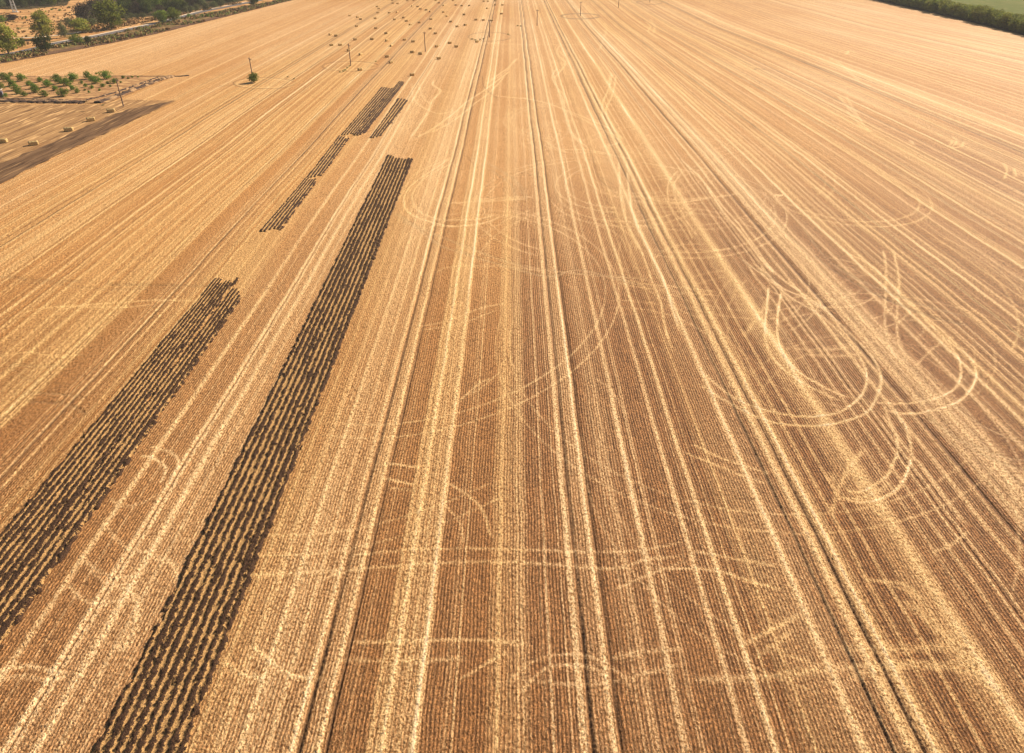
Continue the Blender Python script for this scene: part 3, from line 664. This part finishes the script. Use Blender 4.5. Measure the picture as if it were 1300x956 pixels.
def plant_meshes(seed, height, width, leaf, nleaf, nlobe, mat, trunk_frac=0.22, egg=0.0, sub=1):
    """returns (trunk mesh, crown mesh); crown = leaf-sized faces through uneven lobes"""
    q = random.Random(seed); v = []; fcs = []
    top = height * 0.8
    sway = [(0, 0, -0.3)]; rad = [height * .022 + .05]
    for i in range(1, 6):
        sway.append((q.uniform(-.03, .03) * height, q.uniform(-.03, .03) * height, top * i / 5)); rad.append(rad[0] * (1 - i / 5.6))
    tube(v, fcs, sway, rad, 7)
    lobes = []
    c0 = height * trunk_frac; ch = height - c0
    for i in range(nlobe):
        a_ = q.uniform(0, 2 * math.pi); t = (i + .5) / nlobe
        zc = c0 + ch * (0.16 + 0.74 * t)
        prof = math.sin(math.pi * (0.20 + 0.70 * (t ** (1.0 - egg * .4)))) ** .7
        rr_ = width / 2 * prof * q.uniform(.25, .72)
        lr = width * q.uniform(.19, .30) * (0.80 + .35 * prof)
        lobes.append((rr_ * math.cos(a_), rr_ * math.sin(a_), zc, lr))
    for lx, ly, lz, lr in lobes[:14]:
        zb = max(c0 * .8, lz * .55)
        tube(v, fcs, [(0, 0, zb), (lx * .5, ly * .5, (zb + lz) / 2 + .1), (lx, ly, lz)], [rad[0] * .4, rad[0] * .25, rad[0] * .08], 4)
    tm = bpy.data.meshes.new('trunk'); tm.from_pydata(v, [], fcs); tm.materials.append(M_BARK)
    r2 = np.random.default_rng(seed)
    tot = sum(l_[3] ** 2 for l_ in lobes); pos = []; nor = []
    for lx, ly, lz, lr in lobes:
        k = int(nleaf * lr ** 2 / tot) + 1
        d_ = r2.standard_normal((k, 3)); d_ /= np.linalg.norm(d_, axis=1)[:, None]
        # twig clumps inside each lobe leave gaps between them
        nc_ = 14
        cd = r2.standard_normal((nc_, 3)); cd /= np.linalg.norm(cd, axis=1)[:, None]
        pick = r2.integers(0, nc_, k)
        d_ = d_ * .40 + cd[pick] * 1.0; d_ /= np.linalg.norm(d_, axis=1)[:, None]
        rad_ = lr * (0.45 + 0.62 * r2.random(k) ** .6)
        p = d_ * rad_[:, None] * np.array([1, 1, .85]) + np.array([lx, ly, lz])
        pos.append(p); nor.append(d_ + r2.standard_normal((k, 3)) * .55)
    pos = np.vstack(pos); nor = np.vstack(nor); nor /= np.linalg.norm(nor, axis=1)[:, None]
    pos[:, 2] = np.maximum(pos[:, 2], 0.08)
    n = len(pos)
    a_ = np.cross(nor, r2.standard_normal((n, 3))); a_ /= np.linalg.norm(a_, axis=1)[:, None]; b_ = np.cross(nor, a_)
    sz = leaf * r2.uniform(.55, 1.25, n)[:, None]
    bend = nor * sz * r2.uniform(-.25, .25, n)[:, None]
    V = np.stack([pos - a_ * sz, pos - b_ * sz * .6 + bend, pos + a_ * sz, pos + b_ * sz * .6 + bend], 1).reshape(-1, 3)
    Fi = np.arange(n * 4).reshape(-1, 4)
    cm = bpy.data.meshes.new('crown'); cm.vertices.add(len(V)); cm.vertices.foreach_set('co', V.astype(np.float32).ravel())
    cm.loops.add(n * 4); cm.loops.foreach_set('vertex_index', Fi.ravel().astype(np.int32)); cm.polygons.add(n)
    cm.polygons.foreach_set('loop_start', np.arange(0, n * 4, 4, dtype=np.int32)); cm.update(calc_edges=True); cm.materials.append(mat)
    return tm, cm

PROTO = {}
def place_plant(key, name, loc, scale, label, cat, group=None, rz=None, sz=None):
    tm, cm = PROTO[key]
    root = empty(name, (loc[0], loc[1], loc[2] if len(loc) > 2 else 0.1), rnd.uniform(0, 6.28) if rz is None else rz)
    root.scale = (scale, scale, scale * (sz or 1))
    for nm, me in (('trunk', tm), ('crown', cm)):
        o = bpy.data.objects.new(nm, me); C.objects.link(o); o.parent = root
    return prop(root, label, cat, group)

# unit plants are 10 m tall trees (height 10, width w) and 1 m bushes
for i in range(3):
    PROTO['mid%d' % i] = plant_meshes(100 + i, 10, 9.5, .33, 3600, 26, L_MID, .03)
    PROTO['dark%d' % i] = plant_meshes(120 + i, 10, 9.5, .38, 2300, 22, L_DARK, .01)
    PROTO['purp%d' % i] = plant_meshes(140 + i, 10, 10, .38, 2200, 22, L_PURP, .01)
    PROTO['grey%d' % i] = plant_meshes(160 + i, 10, 10, .36, 2200, 22, L_GREY, .01)
    PROTO['yel%d' % i] = plant_meshes(180 + i, 10, 7.0, .31, 3600, 28, L_YEL, .04, .2)
    PROTO['belt%d' % i] = plant_meshes(200 + i, 10, 9.0, .40, 2300, 24, L_BELT, .0)
    PROTO['bush%d' % i] = plant_meshes(220 + i, 10, 13, .55, 1300, 14, L_BUSH, .02)
    PROTO['weed%d' % i] = plant_meshes(240 + i, 10, 14, .7, 400, 10, L_WEED, .0)

def tree_px(key, x, yb, w_px, h_px, label, cat='tree', name='tree', group=None):
    """tree standing at photo foot x, yb, crown w_px wide, h_px tall in the photo"""
    X, Y = gp(x, yb); m = mpp(yb)
    W = w_px * m * 1.12; Hh = h_px * m * 1.03
    tm, cm = PROTO[key]
    co = np.zeros(len(cm.vertices) * 3, np.float32); cm.vertices.foreach_get('co', co); co = co.reshape(-1, 3)
    w0 = co[:, 0].max() - co[:, 0].min(); h0 = co[:, 2].max()
    s = W / w0
    return place_plant(key, name, (X, Y), s, label, cat, group, sz=(Hh / h0) / s)

tree_px('yel0', 12, 69, 29, 38, 'bright yellow-green tree by the grey road at the left edge of the picture')
tree_px('mid2', 29, 60, 11, 11, 'small green tree just right of the yellow-green tree at the left edge', name='small_tree')
tree_px('yel1', 61, 49, 29, 34, 'tall pale olive tree behind the dark round bush beside the road')
tree_px('dark0', 59, 65, 23, 21, 'dark green round bush standing at the road below the pale olive tree', 'bush', 'bush')
tree_px('mid0', 97, 56, 16, 12, 'low green bush on the field side of the road, right of the dark round bush', 'bush', 'bush')
tree_px('dark1', 113, 56, 8, 10, 'small dark bush on the verge near the start of the pale road stretch', 'bush', 'bush')
tree_px('yel2', 105, 42, 22, 17, 'medium green tree with sunlit right side in front of the purple-brown clump')
tree_px('grey0', 82, 48, 13, 19, 'thin grey-green tree right of the tall pale olive tree')
tree_px('grey1', 90, 36, 14, 13, 'pale grey-green shrub between the olive tree and the large green tree', 'bush', 'bush')
tree_px('mid1', 143, 37, 39, 37, 'large round green tree, the biggest beside the road, lit yellow on its right')
tree_px('purp0', 109, 25, 25, 20, 'dark purplish tree directly left of the large round green tree')
tree_px('purp1', 122, 17, 20, 17, 'dark purplish tree standing behind the large round green tree')
tree_px('grey2', 118, 33, 16, 9, 'grey shrub at the foot of the large round green tree', 'bush', 'bush')
tree_px('mid2', 207, 29, 21, 15, 'left one of two joined green trees standing on the road line')
tree_px('mid0', 222, 27.5, 17, 17, 'right one of two joined green trees standing on the road line')
tree_px('bush0', 240, 22, 6, 4.5, 'tiny dark bush on the verge past the two joined green trees', 'bush', 'bush')
tree_px('bush1', 257.5, 22, 5, 4, 'left one of two tiny round bushes on the verge', 'bush', 'bush')
tree_px('bush2', 264, 21.5, 5, 3.5, 'right one of two tiny round bushes on the verge', 'bush', 'bush')
tree_px('dark2', 322, 7, 14, 11, 'dark green tree at the far end of the verge by the picture top')
tree_px('bush1', 4, 28, 14, 8, 'low dark bush group at the left edge above the yellow-green tree', 'bush', 'bush')
tree_px('purp2', 14, 26, 20, 7, 'flat dark purplish bush on the dry grass at the left edge', 'bush', 'bush')
for x, y, ww, hh in [(33, 24, 4, 3), (29, 25, 3, 2.5), (24, 38, 5, 3), (39, 38, 4, 3), (42, 24, 2.5, 2), (76, 14, 5, 2.5), (66, 13, 4, 2), (88, 10, 4, 2)]:
    tree_px(rnd.choice(['bush0', 'bush2']), x, y, ww, hh, 'tiny dry bush dotted over the orange grassland left of the trees', 'bush', 'bush', 'tiny bushes on the dry grassland')
# woodland top left
WOOD_LABELS = {'dark': 'dark green tree in the scrubby wood at the top left', 'purp': 'dull purplish tree in the scrubby wood at the top left',
               'grey': 'grey-green tree in the scrubby wood at the top left', 'mid': 'mid green tree in the scrubby wood at the top left'}
def wood(n_, poly, hmin, hmax, wts):
    done = 0
    xs_ = [p[0] for p in poly]; ys_ = [p[1] for p in poly]; pts = []
    tries = 0
    while done < n_ and tries < 8000:
        tries += 1
        x = rnd.uniform(min(xs_), max(xs_)); y = rnd.uniform(min(ys_), max(ys_))
        ins = False; j_ = len(poly) - 1
        for i in range(len(poly)):
            if (poly[i][1] > y) != (poly[j_][1] > y) and x < (poly[j_][0] - poly[i][0]) * (y - poly[i][1]) / (poly[j_][1] - poly[i][1]) + poly[i][0]: ins = not ins
            j_ = i
        if not ins: continue
        P = gp(x, y)
        if any(math.hypot(P[0] - a_[0], P[1] - a_[1]) < 4.6 for a_ in pts): continue
        pts.append(P); done += 1
        kd = rnd.choices(list(wts), list(wts.values()))[0]
        Hh = rnd.uniform(hmin, hmax)
        place_plant(kd + str(rnd.randrange(3)), 'tree', P, Hh / 10, WOOD_LABELS[kd], 'tree', 'trees of the scrubby wood (%s)' % kd, sz=rnd.uniform(.7, 1.0))
wood(84, [(-12, 10), (20, 10.5), (84, 6), (88, -1), (80, -7), (-12, -7)], 6.5, 11, dict(dark=6, grey=2, mid=1.5, purp=.7))
wood(46, [(152, 22), (200, 19), (228, 15), (205, -8), (150, -8)], 7, 11.5, dict(dark=5, purp=1.5, grey=1.5, mid=1))
wood(50, [(222, 17), (262, 11), (330, -4), (360, -14), (230, -14)], 7, 11.5, dict(dark=4, mid=1.5, grey=1.5, purp=1))
for i_, (x, y) in enumerate([(152, 26), (160, 26), (168, 24.5), (175, 24), (182, 23.5), (236, 16.5), (243, 15.5), (250, 14.5), (262, 12.5), (272, 10), (281, 8.5)]):
    tree_px('grey%d' % rnd.randrange(3), x, y, rnd.uniform(9, 12), rnd.uniform(6, 9), 'pale grey-green bush on the lower fringe of the wood, %s from the left' % ['first', 'second', 'third', 'fourth', 'fifth', 'sixth', 'seventh', 'eighth', 'ninth', 'tenth', 'eleventh'][i_], 'bush', 'bush', 'fringe bushes of the wood')
# tree belt on the right
BP = catmull(off_belt(4.5), 5.4)
for i, (x, y) in enumerate(BP):
    if y > 690: break
    if y < 340: continue
    for k in range(2):
        place_plant('belt%d' % rnd.randrange(3), 'tree', (x + rnd.uniform(-1, 1) + k * 5.0, y + rnd.uniform(-1, 1)), rnd.uniform(.9, 1.1), 'closely planted green tree in the dense belt between stubble and green crop',
                    'tree', 'trees of the right-hand belt', sz=rnd.uniform(.66, .85))
# orchard
orch = [(45,165,40),(80,190,32),(125,235,40),(165,280,40),(200,315,35),(250,340,30),(225,185,45),(305,230,30),(345,262,34),(375,300,45),(455,345,40),(410,195,30),(490,245,45),(560,280,30),
        (570,180,38),(615,212,42),(680,235,48),(745,185,50),(640,340,50),(745,275,30),(790,305,25),(905,165,45),(985,210,45),(1040,245,22),(930,265,22),(870,247,22),(825,216,20),(1080,165,52),
        (980,118,12),(1250,160,18),(10,270,44),(60,350,25),(1155,210,30),(115,138,25),(940,180,26),(1300,165,12),(1085,112,10),(1180,180,14),(1225,205,12),(1120,245,14),(1010,285,15),(1340,152,12),(905,305,14),(1400,150,10),(1090,215,18),(860,285,13)]
ORD = ['first', 'second', 'third', 'fourth', 'fifth', 'sixth', 'seventh', 'eighth', 'ninth', 'tenth'] + ['%dth' % i for i in range(11, 60)]
ORL = {}
for big_ in (True, False):
    for i, o_ in enumerate(sorted([o_ for o_ in orch if (o_[2] > 26) == big_])):
        ORL[o_[:2]] = ('full green orchard bush, %s from the left among the full ones' if big_ else 'small thin orchard bush, %s from the left among the small ones') % ORD[i]
for x, y, r_ in orch:
    X, Y = gp(x / 7.97, 80 + y / 7.97); m = mpp(80 + y / 7.97); W = r_ / 7.97 * 2 * m
    place_plant('bush%d' % rnd.randrange(3), 'fruit_bush', (X, Y, .12), W / 10.6, ORL[(x, y)], 'bush',
                'large orchard bushes' if r_ > 26 else 'small orchard bushes', sz=.8)
# bush at the second pole, weeds at the third
tree_px('mid1', 323, 104.6, 14.5, 11.5, 'lone round green bush covering the foot of a pole in the open stubble', 'bush', 'bush')
for x, y, ww in [(438, 90, 5), (435.5, 91.5, 4), (441, 87.5, 4), (443.5, 85, 3), (432, 92.5, 3)]:
    tree_px('weed%d' % rnd.randrange(3), x, y, ww, 2.2, 'low green weed patch trailing from the foot of the pole', 'weeds', 'weeds', 'weeds at the pole foot')
for x, y, ww in [(614, 50.5, 4), (609, 51, 4), (604, 51.5, 4), (599, 50.5, 4), (657, 33.6, 4), (661, 34, 3), (645, 44.5, 3), (365, 98.5, 4), (373, 101, 3.5), (477, 79, 3), (131, 134.3, 5)]:
    tree_px('weed%d' % rnd.randrange(3), x, y, ww, 1.6, 'low tuft of dry weeds left uncut on the stubble', 'weeds', 'weeds', 'dry weed tufts')

def tussocks(name, mat, pts, size):
    q = np.random.default_rng(len(pts)); V = []
    for (x, y, k) in pts:
        for _ in range(7):
            a_ = q.uniform(0, 6.28); t_ = q.uniform(.2, .8); h_ = size * k * q.uniform(.5, 1.2); w_ = h_ * .45
            bx, by = x + q.normal(0, .3) * k, y + q.normal(0, .3) * k
            dx, dy = math.cos(a_) * w_, math.sin(a_) * w_
            V += [(bx - dx, by - dy, .05), (bx + dx, by + dy, .05), (bx + dx * .6 - dy * t_, by + dy * .6 + dx * t_, .1 + h_), (bx - dx * .6 - dy * t_, by - dy * .6 + dx * t_, .1 + h_)]
    o = link_mesh(name, V, np.arange(len(V)).reshape(-1, 4), mat); prop(o, kind='stuff')
def scatter(n_, upper, lower, kmin, kmax):
    out = []
    while len(out) < n_:
        x = rnd.uniform(-60, 420); yu = np.interp(x, [p[0] for p in upper], [p[1] for p in upper]); yl = np.interp(x, [p[0] for p in lower], [p[1] for p in lower])
        y = rnd.uniform(yu, yl); P = gp(x, y)
        if vnoise(np.array([P[0] / 9]), np.array([P[1] / 14]), 77)[0] > .42: out.append((P[0], P[1], rnd.uniform(kmin, kmax)))
    return out
E_IN = [(-400, 138), (-150, 97), (0, 73), (55, 62), (125, 48.5), (190, 33), (255, 18.5), (340, 4), (455, -23)]
E_OUT = [(-400, 149), (-150, 107), (0, 80), (60, 69.3), (130, 56.3), (194, 43.3), (260, 27.5), (350, 5.2), (470, -24)]
M_TUSS = mat_flat('dry_tussock', (0.20, 0.125, 0.055), (0.36, 0.235, 0.10), 1.0, 0.9, spec=.05)
tussocks('verge_grass', M_TUSS, scatter(1500, E_IN, E_OUT, .5, 1.4), .8)
tussocks('verge_herbs', L_WEED, scatter(700, E_IN, E_OUT, .5, 1.5), .8)
SC_UP = [(-60, 10), (85, 4), (100, 25), (150, 28), (250, 16), (330, 0), (420, -18)]
SC_LO = [(-60, 75), (0, 64), (72, 50), (120, 42), (200, 26), (300, 3), (420, -17)]
tussocks('dry_grass_clumps', M_TUSS, scatter(1600, SC_UP, SC_LO, .5, 1.3), .7)

# ------------------------------------------------------------------ poles and pylon
def box(v, f_, c_, s_, rot=None):
    b0 = len(v)
    for sx in (-1, 1):
        for sy in (-1, 1):
            for sz_ in (-1, 1):
                p = Vector((sx * s_[0] / 2, sy * s_[1] / 2, sz_ * s_[2] / 2))
                if rot: p = rot @ p
                v.append(tuple(p + Vector(c_)))
    for q_ in ((0, 1, 3, 2), (4, 6, 7, 5), (0, 4, 5, 1), (2, 3, 7, 6), (0, 2, 6, 4), (1, 5, 7, 3)): f_.append(tuple(b0 + k for k in q_))
def mesh_of(name, fn, mat):
    v, f_ = [], []; fn(v, f_)
    me = bpy.data.meshes.new(name); me.from_pydata(v, [], f_); me.materials.append(mat); return me
PH = 8.7
pole_parts = [('shaft', mesh_of('shaft', lambda v, f_: tube(v, f_, [(0, 0, -.5), (0, 0, PH * .5), (0, 0, PH)], [.21, .18, .14], 10), M_POLE)),
              ('crossarm', mesh_of('crossarm', lambda v, f_: (box(v, f_, (0, .16, PH - .55), (1.9, .11, .13)), box(v, f_, (.35, .16, PH - .85), (.06, .06, .75), Matrix.Rotation(.9, 3, 'Y')), box(v, f_, (-.35, .16, PH - .85), (.06, .06, .75), Matrix.Rotation(-.9, 3, 'Y'))), M_IRON))]
insu = [mesh_of('insulator', (lambda xx, zz: (lambda v, f_: tube(v, f_, [(xx, .16 if zz < PH else 0, zz - .1), (xx, .16 if zz < PH else 0, zz + .02), (xx, .16 if zz < PH else 0, zz + .05), (xx, .16 if zz < PH else 0, zz + .12), (xx, .16 if zz < PH else 0, zz + .22)], [.02, .02, .07, .045, .06], 8)))(xx, zz), M_PORC) for xx, zz in ((-.85, PH - .42), (.85, PH - .42), (0, PH + .1))]
poles = [((157, 135.3), 'nearest wooden pole, standing on the brown soil beside the orchard corner'),
         ((322, 104.0), 'wooden pole rising out of the lone round green bush'),
         ((445.5, 83.5), 'wooden pole inside a brown ring, right of the one with the round bush'),
         ((540, 65.4), 'wooden pole without a ring among the scattered bales'),
         ((621.6, 47.2), 'wooden pole inside a brown ring near the middle of the far field'),
         ((681.8, 32.3), 'thin far pole just right of the centre of the picture'),
         ((736.8, 20.0), 'far pole in a pale ring, its top at the picture edge'),
         ((785, 9.8), 'far pole whose top is cut by the picture, right of the pale ringed one'),
         ((824.5, 2.8), 'farthest pole, in a small brown ring at the top edge')]
for (p, lab) in poles:
    X, Y = gp(*p)
    r_ = empty('power_pole', (X, Y, 0), math.radians(-35))
    for nm, me in pole_parts:
        o = bpy.data.objects.new(nm, me); C.objects.link(o); o.parent = r_
    for me in insu:
        o = bpy.data.objects.new('insulator', me); C.objects.link(o); o.parent = r_
    prop(r_, lab, 'power pole', 'wooden power poles crossing the field')

def pylon():
    X, Y = gp(19.5, 15.8)
    r_ = empty('pylon', (X, Y, 0.15), math.radians(20))
    Hh = 30.0
    def hw(z): return 1.15 * (1 - z / Hh) + .28 * (z / Hh)
    v, f_ = [], []
    for sx in (-1, 1):
        for sy in (-1, 1):
            tube(v, f_, [(sx * hw(z) , sy * hw(z), z) for z in (0, 10, 20, Hh)], [.16, .14, .12, .10], 5)
    link_mesh('legs', v, f_, M_STEEL, r_)
    v, f_ = [], []
    zs = [0, 1.8, 3.6, 5.4, 7.2, 9, 10.8, 12.6, 14.4, 16.2, 18, 19.8, 21.6, 23.4, 25.2, 27, 28.8]
    for i in range(len(zs) - 1):
        a_, b_ = hw(zs[i]), hw(zs[i + 1])
        for s_ in (-1, 1):
            for (p, q_) in (((-a_, s_ * a_, zs[i]), (b_, s_ * b_, zs[i + 1])), ((a_, s_ * a_, zs[i]), (-b_, s_ * b_, zs[i + 1])), ((s_ * a_, -a_, zs[i]), (s_ * b_, b_, zs[i + 1])), ((s_ * a_, a_, zs[i]), (s_ * b_, -b_, zs[i + 1]))):
                tube(v, f_, [p, q_], [.06, .06], 4)
    link_mesh('lattice', v, f_, M_STEEL, r_)
    for z_, l_ in ((20, 4.5), (24, 3.6), (28, 2.8)):
        v, f_ = [], []
        tube(v, f_, [(-l_, 0, z_), (l_, 0, z_)], [.09, .09], 5); tube(v, f_, [(-l_, 0, z_), (0, 0, z_ + 1.3), (l_, 0, z_)], [.06, .08, .06], 5)
        link_mesh('crossarm', v, f_, M_STEEL, r_)
    v, f_ = [], []; box(v, f_, (0, 0, .1), (3.4, 3.4, .5)); link_mesh('foundation', v, f_, M_CONC, r_)
    prop(r_, 'pale steel lattice pylon at the edge of the top left wood', 'pylon')
pylon()

# hut at the left edge of the orchard
X, Y = gp(1.5, 123.5)
hut = empty('garden_hut', (X - .3, Y, .13), math.radians(25))
v, f_ = [], []; box(v, f_, (0, 0, .95), (2.2, 1.8, 1.9)); link_mesh('wall', v, f_, M_HUT, hut)
v, f_ = [], []; box(v, f_, (0, 0, 2.15), (2.7, 2.3, .09), Matrix.Rotation(math.radians(-14), 3, 'Y')); link_mesh('roof', v, f_, M_ROOF, hut)
v, f_ = [], []; box(v, f_, (.2, -.925, .85), (.75, .05, 1.6)); link_mesh('door', v, f_, M_POLE, hut)
prop(hut, 'little dark hut with a slanting pale roof at the left edge of the orchard', 'hut')

# ------------------------------------------------------------------ straw bales
def bale_mesh(seed):
    q = np.random.default_rng(seed)
    import bmesh
    bm = bmesh.new(); bmesh.ops.create_cube(bm, size=1)
    bmesh.ops.scale(bm, vec=(2.3, 1.2, 1.05), verts=bm.verts)
    bmesh.ops.bevel(bm, geom=bm.edges[:], offset=.09, segments=2, affect='EDGES')
    bmesh.ops.subdivide_edges(bm, edges=[e for e in bm.edges if e.calc_length() > .5], cuts=7, use_grid_fill=True)
    for vv in bm.verts:
        squeeze = 0.025 * math.cos(vv.co.x * 2 * math.pi / .38)
        vv.co.y *= 1 + squeeze; vv.co.z *= 1 + squeeze
        vv.co += Vector(q.uniform(-.02, .02, 3)); vv.co.z += .53
    me = bpy.data.meshes.new('straw'); bm.to_mesh(me); bm.free(); me.materials.append(M_BALE)
    me.polygons.foreach_set('use_smooth', [True] * len(me.polygons))
    return me
bale_me = [bale_mesh(i) for i in range(3)]
def twine_fn(v, f_):
    for yy in (-.36, -.12, .12, .36):
        hx, z0, z1 = 1.165, .02, 1.075
        tube(v, f_, [(-hx, yy, z0), (-hx, yy, z1), (hx, yy, z1), (hx, yy, z0)], [.014] * 4, 4)
twine_me = mesh_of('twine', twine_fn, M_TWINE)
def bale(x, y, label, group, rz, k=1.0):
    X, Y = gp(x, y)
    r_ = empty('straw_bale', (X, Y, .06), rz)
    o = bpy.data.objects.new('straw', rnd.choice(bale_me)); C.objects.link(o); o.parent = r_
    o = bpy.data.objects.new('twine', twine_me); C.objects.link(o); o.parent = r_
    r_.scale = (k, k, k)
    prop(r_, label, 'straw bale', group)
for x, y, lab, rz in [(141.5, 142.8, 'large straw bale nearest the wooden pole, farthest of the diagonal row on brown soil', .35), (116, 154, 'second large straw bale from the pole in the row on brown soil', .55), (88, 166.8, 'large straw bale in the middle of the diagonal row on brown soil', .3),
                      (43.5, 184.5, 'large straw bale second from the left edge on the brown soil', .5), (4, 181.5, 'large straw bale cut by the left edge of the picture', .2)]:
    bale(x, y, lab, 'large bales on the brown soil', rz)
sm = [(287,130),(350,143),(375,160),(510,55),(525,73),(518,106),(612,107),(675,102),(495,153),(343,218),(125,287),(172,297),(330,328),(135,375),(207,373),(375,452),(468,325),(500,235),(585,277),(592,337),(628,380),(592,470),(625,518),(370,578),
      (655,162),(728,147),(752,175),(785,205),(858,188),(738,330),(808,345),(800,433),(868,447),(950,238),(992,278),(955,160),(950,97),(915,83),(868,75),(845,55),(798,50),(680,30),(640,27),(637,3),(812,3),(760,3),(995,3),(1020,25),(1060,45),
      (1057,102),(1087,135),(1118,180),(1170,220),(1238,207),(1228,120),(1160,43),(1208,48),(1270,47),(1138,3),(1110,357),(1165,387),(1003,385),(1020,485),(800,622),(278,418)]
smp = [(400 + x / 6.5, y / 6.5) for x, y in sm] + [(580 + x / 4.643, y / 4.643) for x, y in [(225,30),(268,30),(262,82),(178,50),(42,87),(112,117),(155,120),(52,148),(118,248),(205,122),(158,8),(183,8),(225,5)]]
POLE_NAMES = ['the nearest pole on the brown soil', 'the pole with the round bush', 'the ringed pole with green weeds', 'the pole without a ring', 'the ringed pole near the middle',
              'the thin far pole right of centre', 'the pale ringed far pole', 'the far pole cut by the picture top', 'the farthest pole']
own = {}
for (x, y) in smp:
    k = min(range(9), key=lambda i: math.hypot(poles[i][0][0] - x, (poles[i][0][1] - y) * 1.5)); own.setdefault(k, []).append((x, y))
BL = {}
NTH = ['nearest', 'second nearest', 'third nearest', 'fourth nearest', 'fifth nearest'] + ['%dth nearest' % i for i in range(6, 80)]
for k, ps in own.items():
    for sd in ('left', 'right'):
        q_ = sorted([p for p in ps if (p[0] < poles[k][0][0]) == (sd == 'left')], key=lambda p: math.hypot(poles[k][0][0] - p[0], (poles[k][0][1] - p[1]) * 1.5))
        for i, p in enumerate(q_): BL[p] = 'straw bale %s to %s, on its %s' % (NTH[i], POLE_NAMES[k], sd)
for (x, y) in smp:
    rz = rnd.gauss(.5, .35)
    lab, grp = BL[(x, y)], 'bales on the far stubble'
    bale(x + .2, y + .5, lab, grp, rz, .8)

# ------------------------------------------------------------------ air
v, f_ = [], []; box(v, f_, (0, 1250, 24.5), (9000, 3300, 55))
n = NT('haze_air'); n.t.nodes.remove(n.p)
pv = n.t.nodes.new('ShaderNodeVolumePrincipled'); pv.inputs['Color'].default_value = (1.0, .96, .92, 1); pv.inputs['Density'].default_value = 0.00011; pv.inputs['Anisotropy'].default_value = 0.0
n.t.links.new(pv.outputs[0], n.out.inputs['Volume'])
hz = link_mesh('haze', v, f_, n.m); prop(hz, kind='stuff')
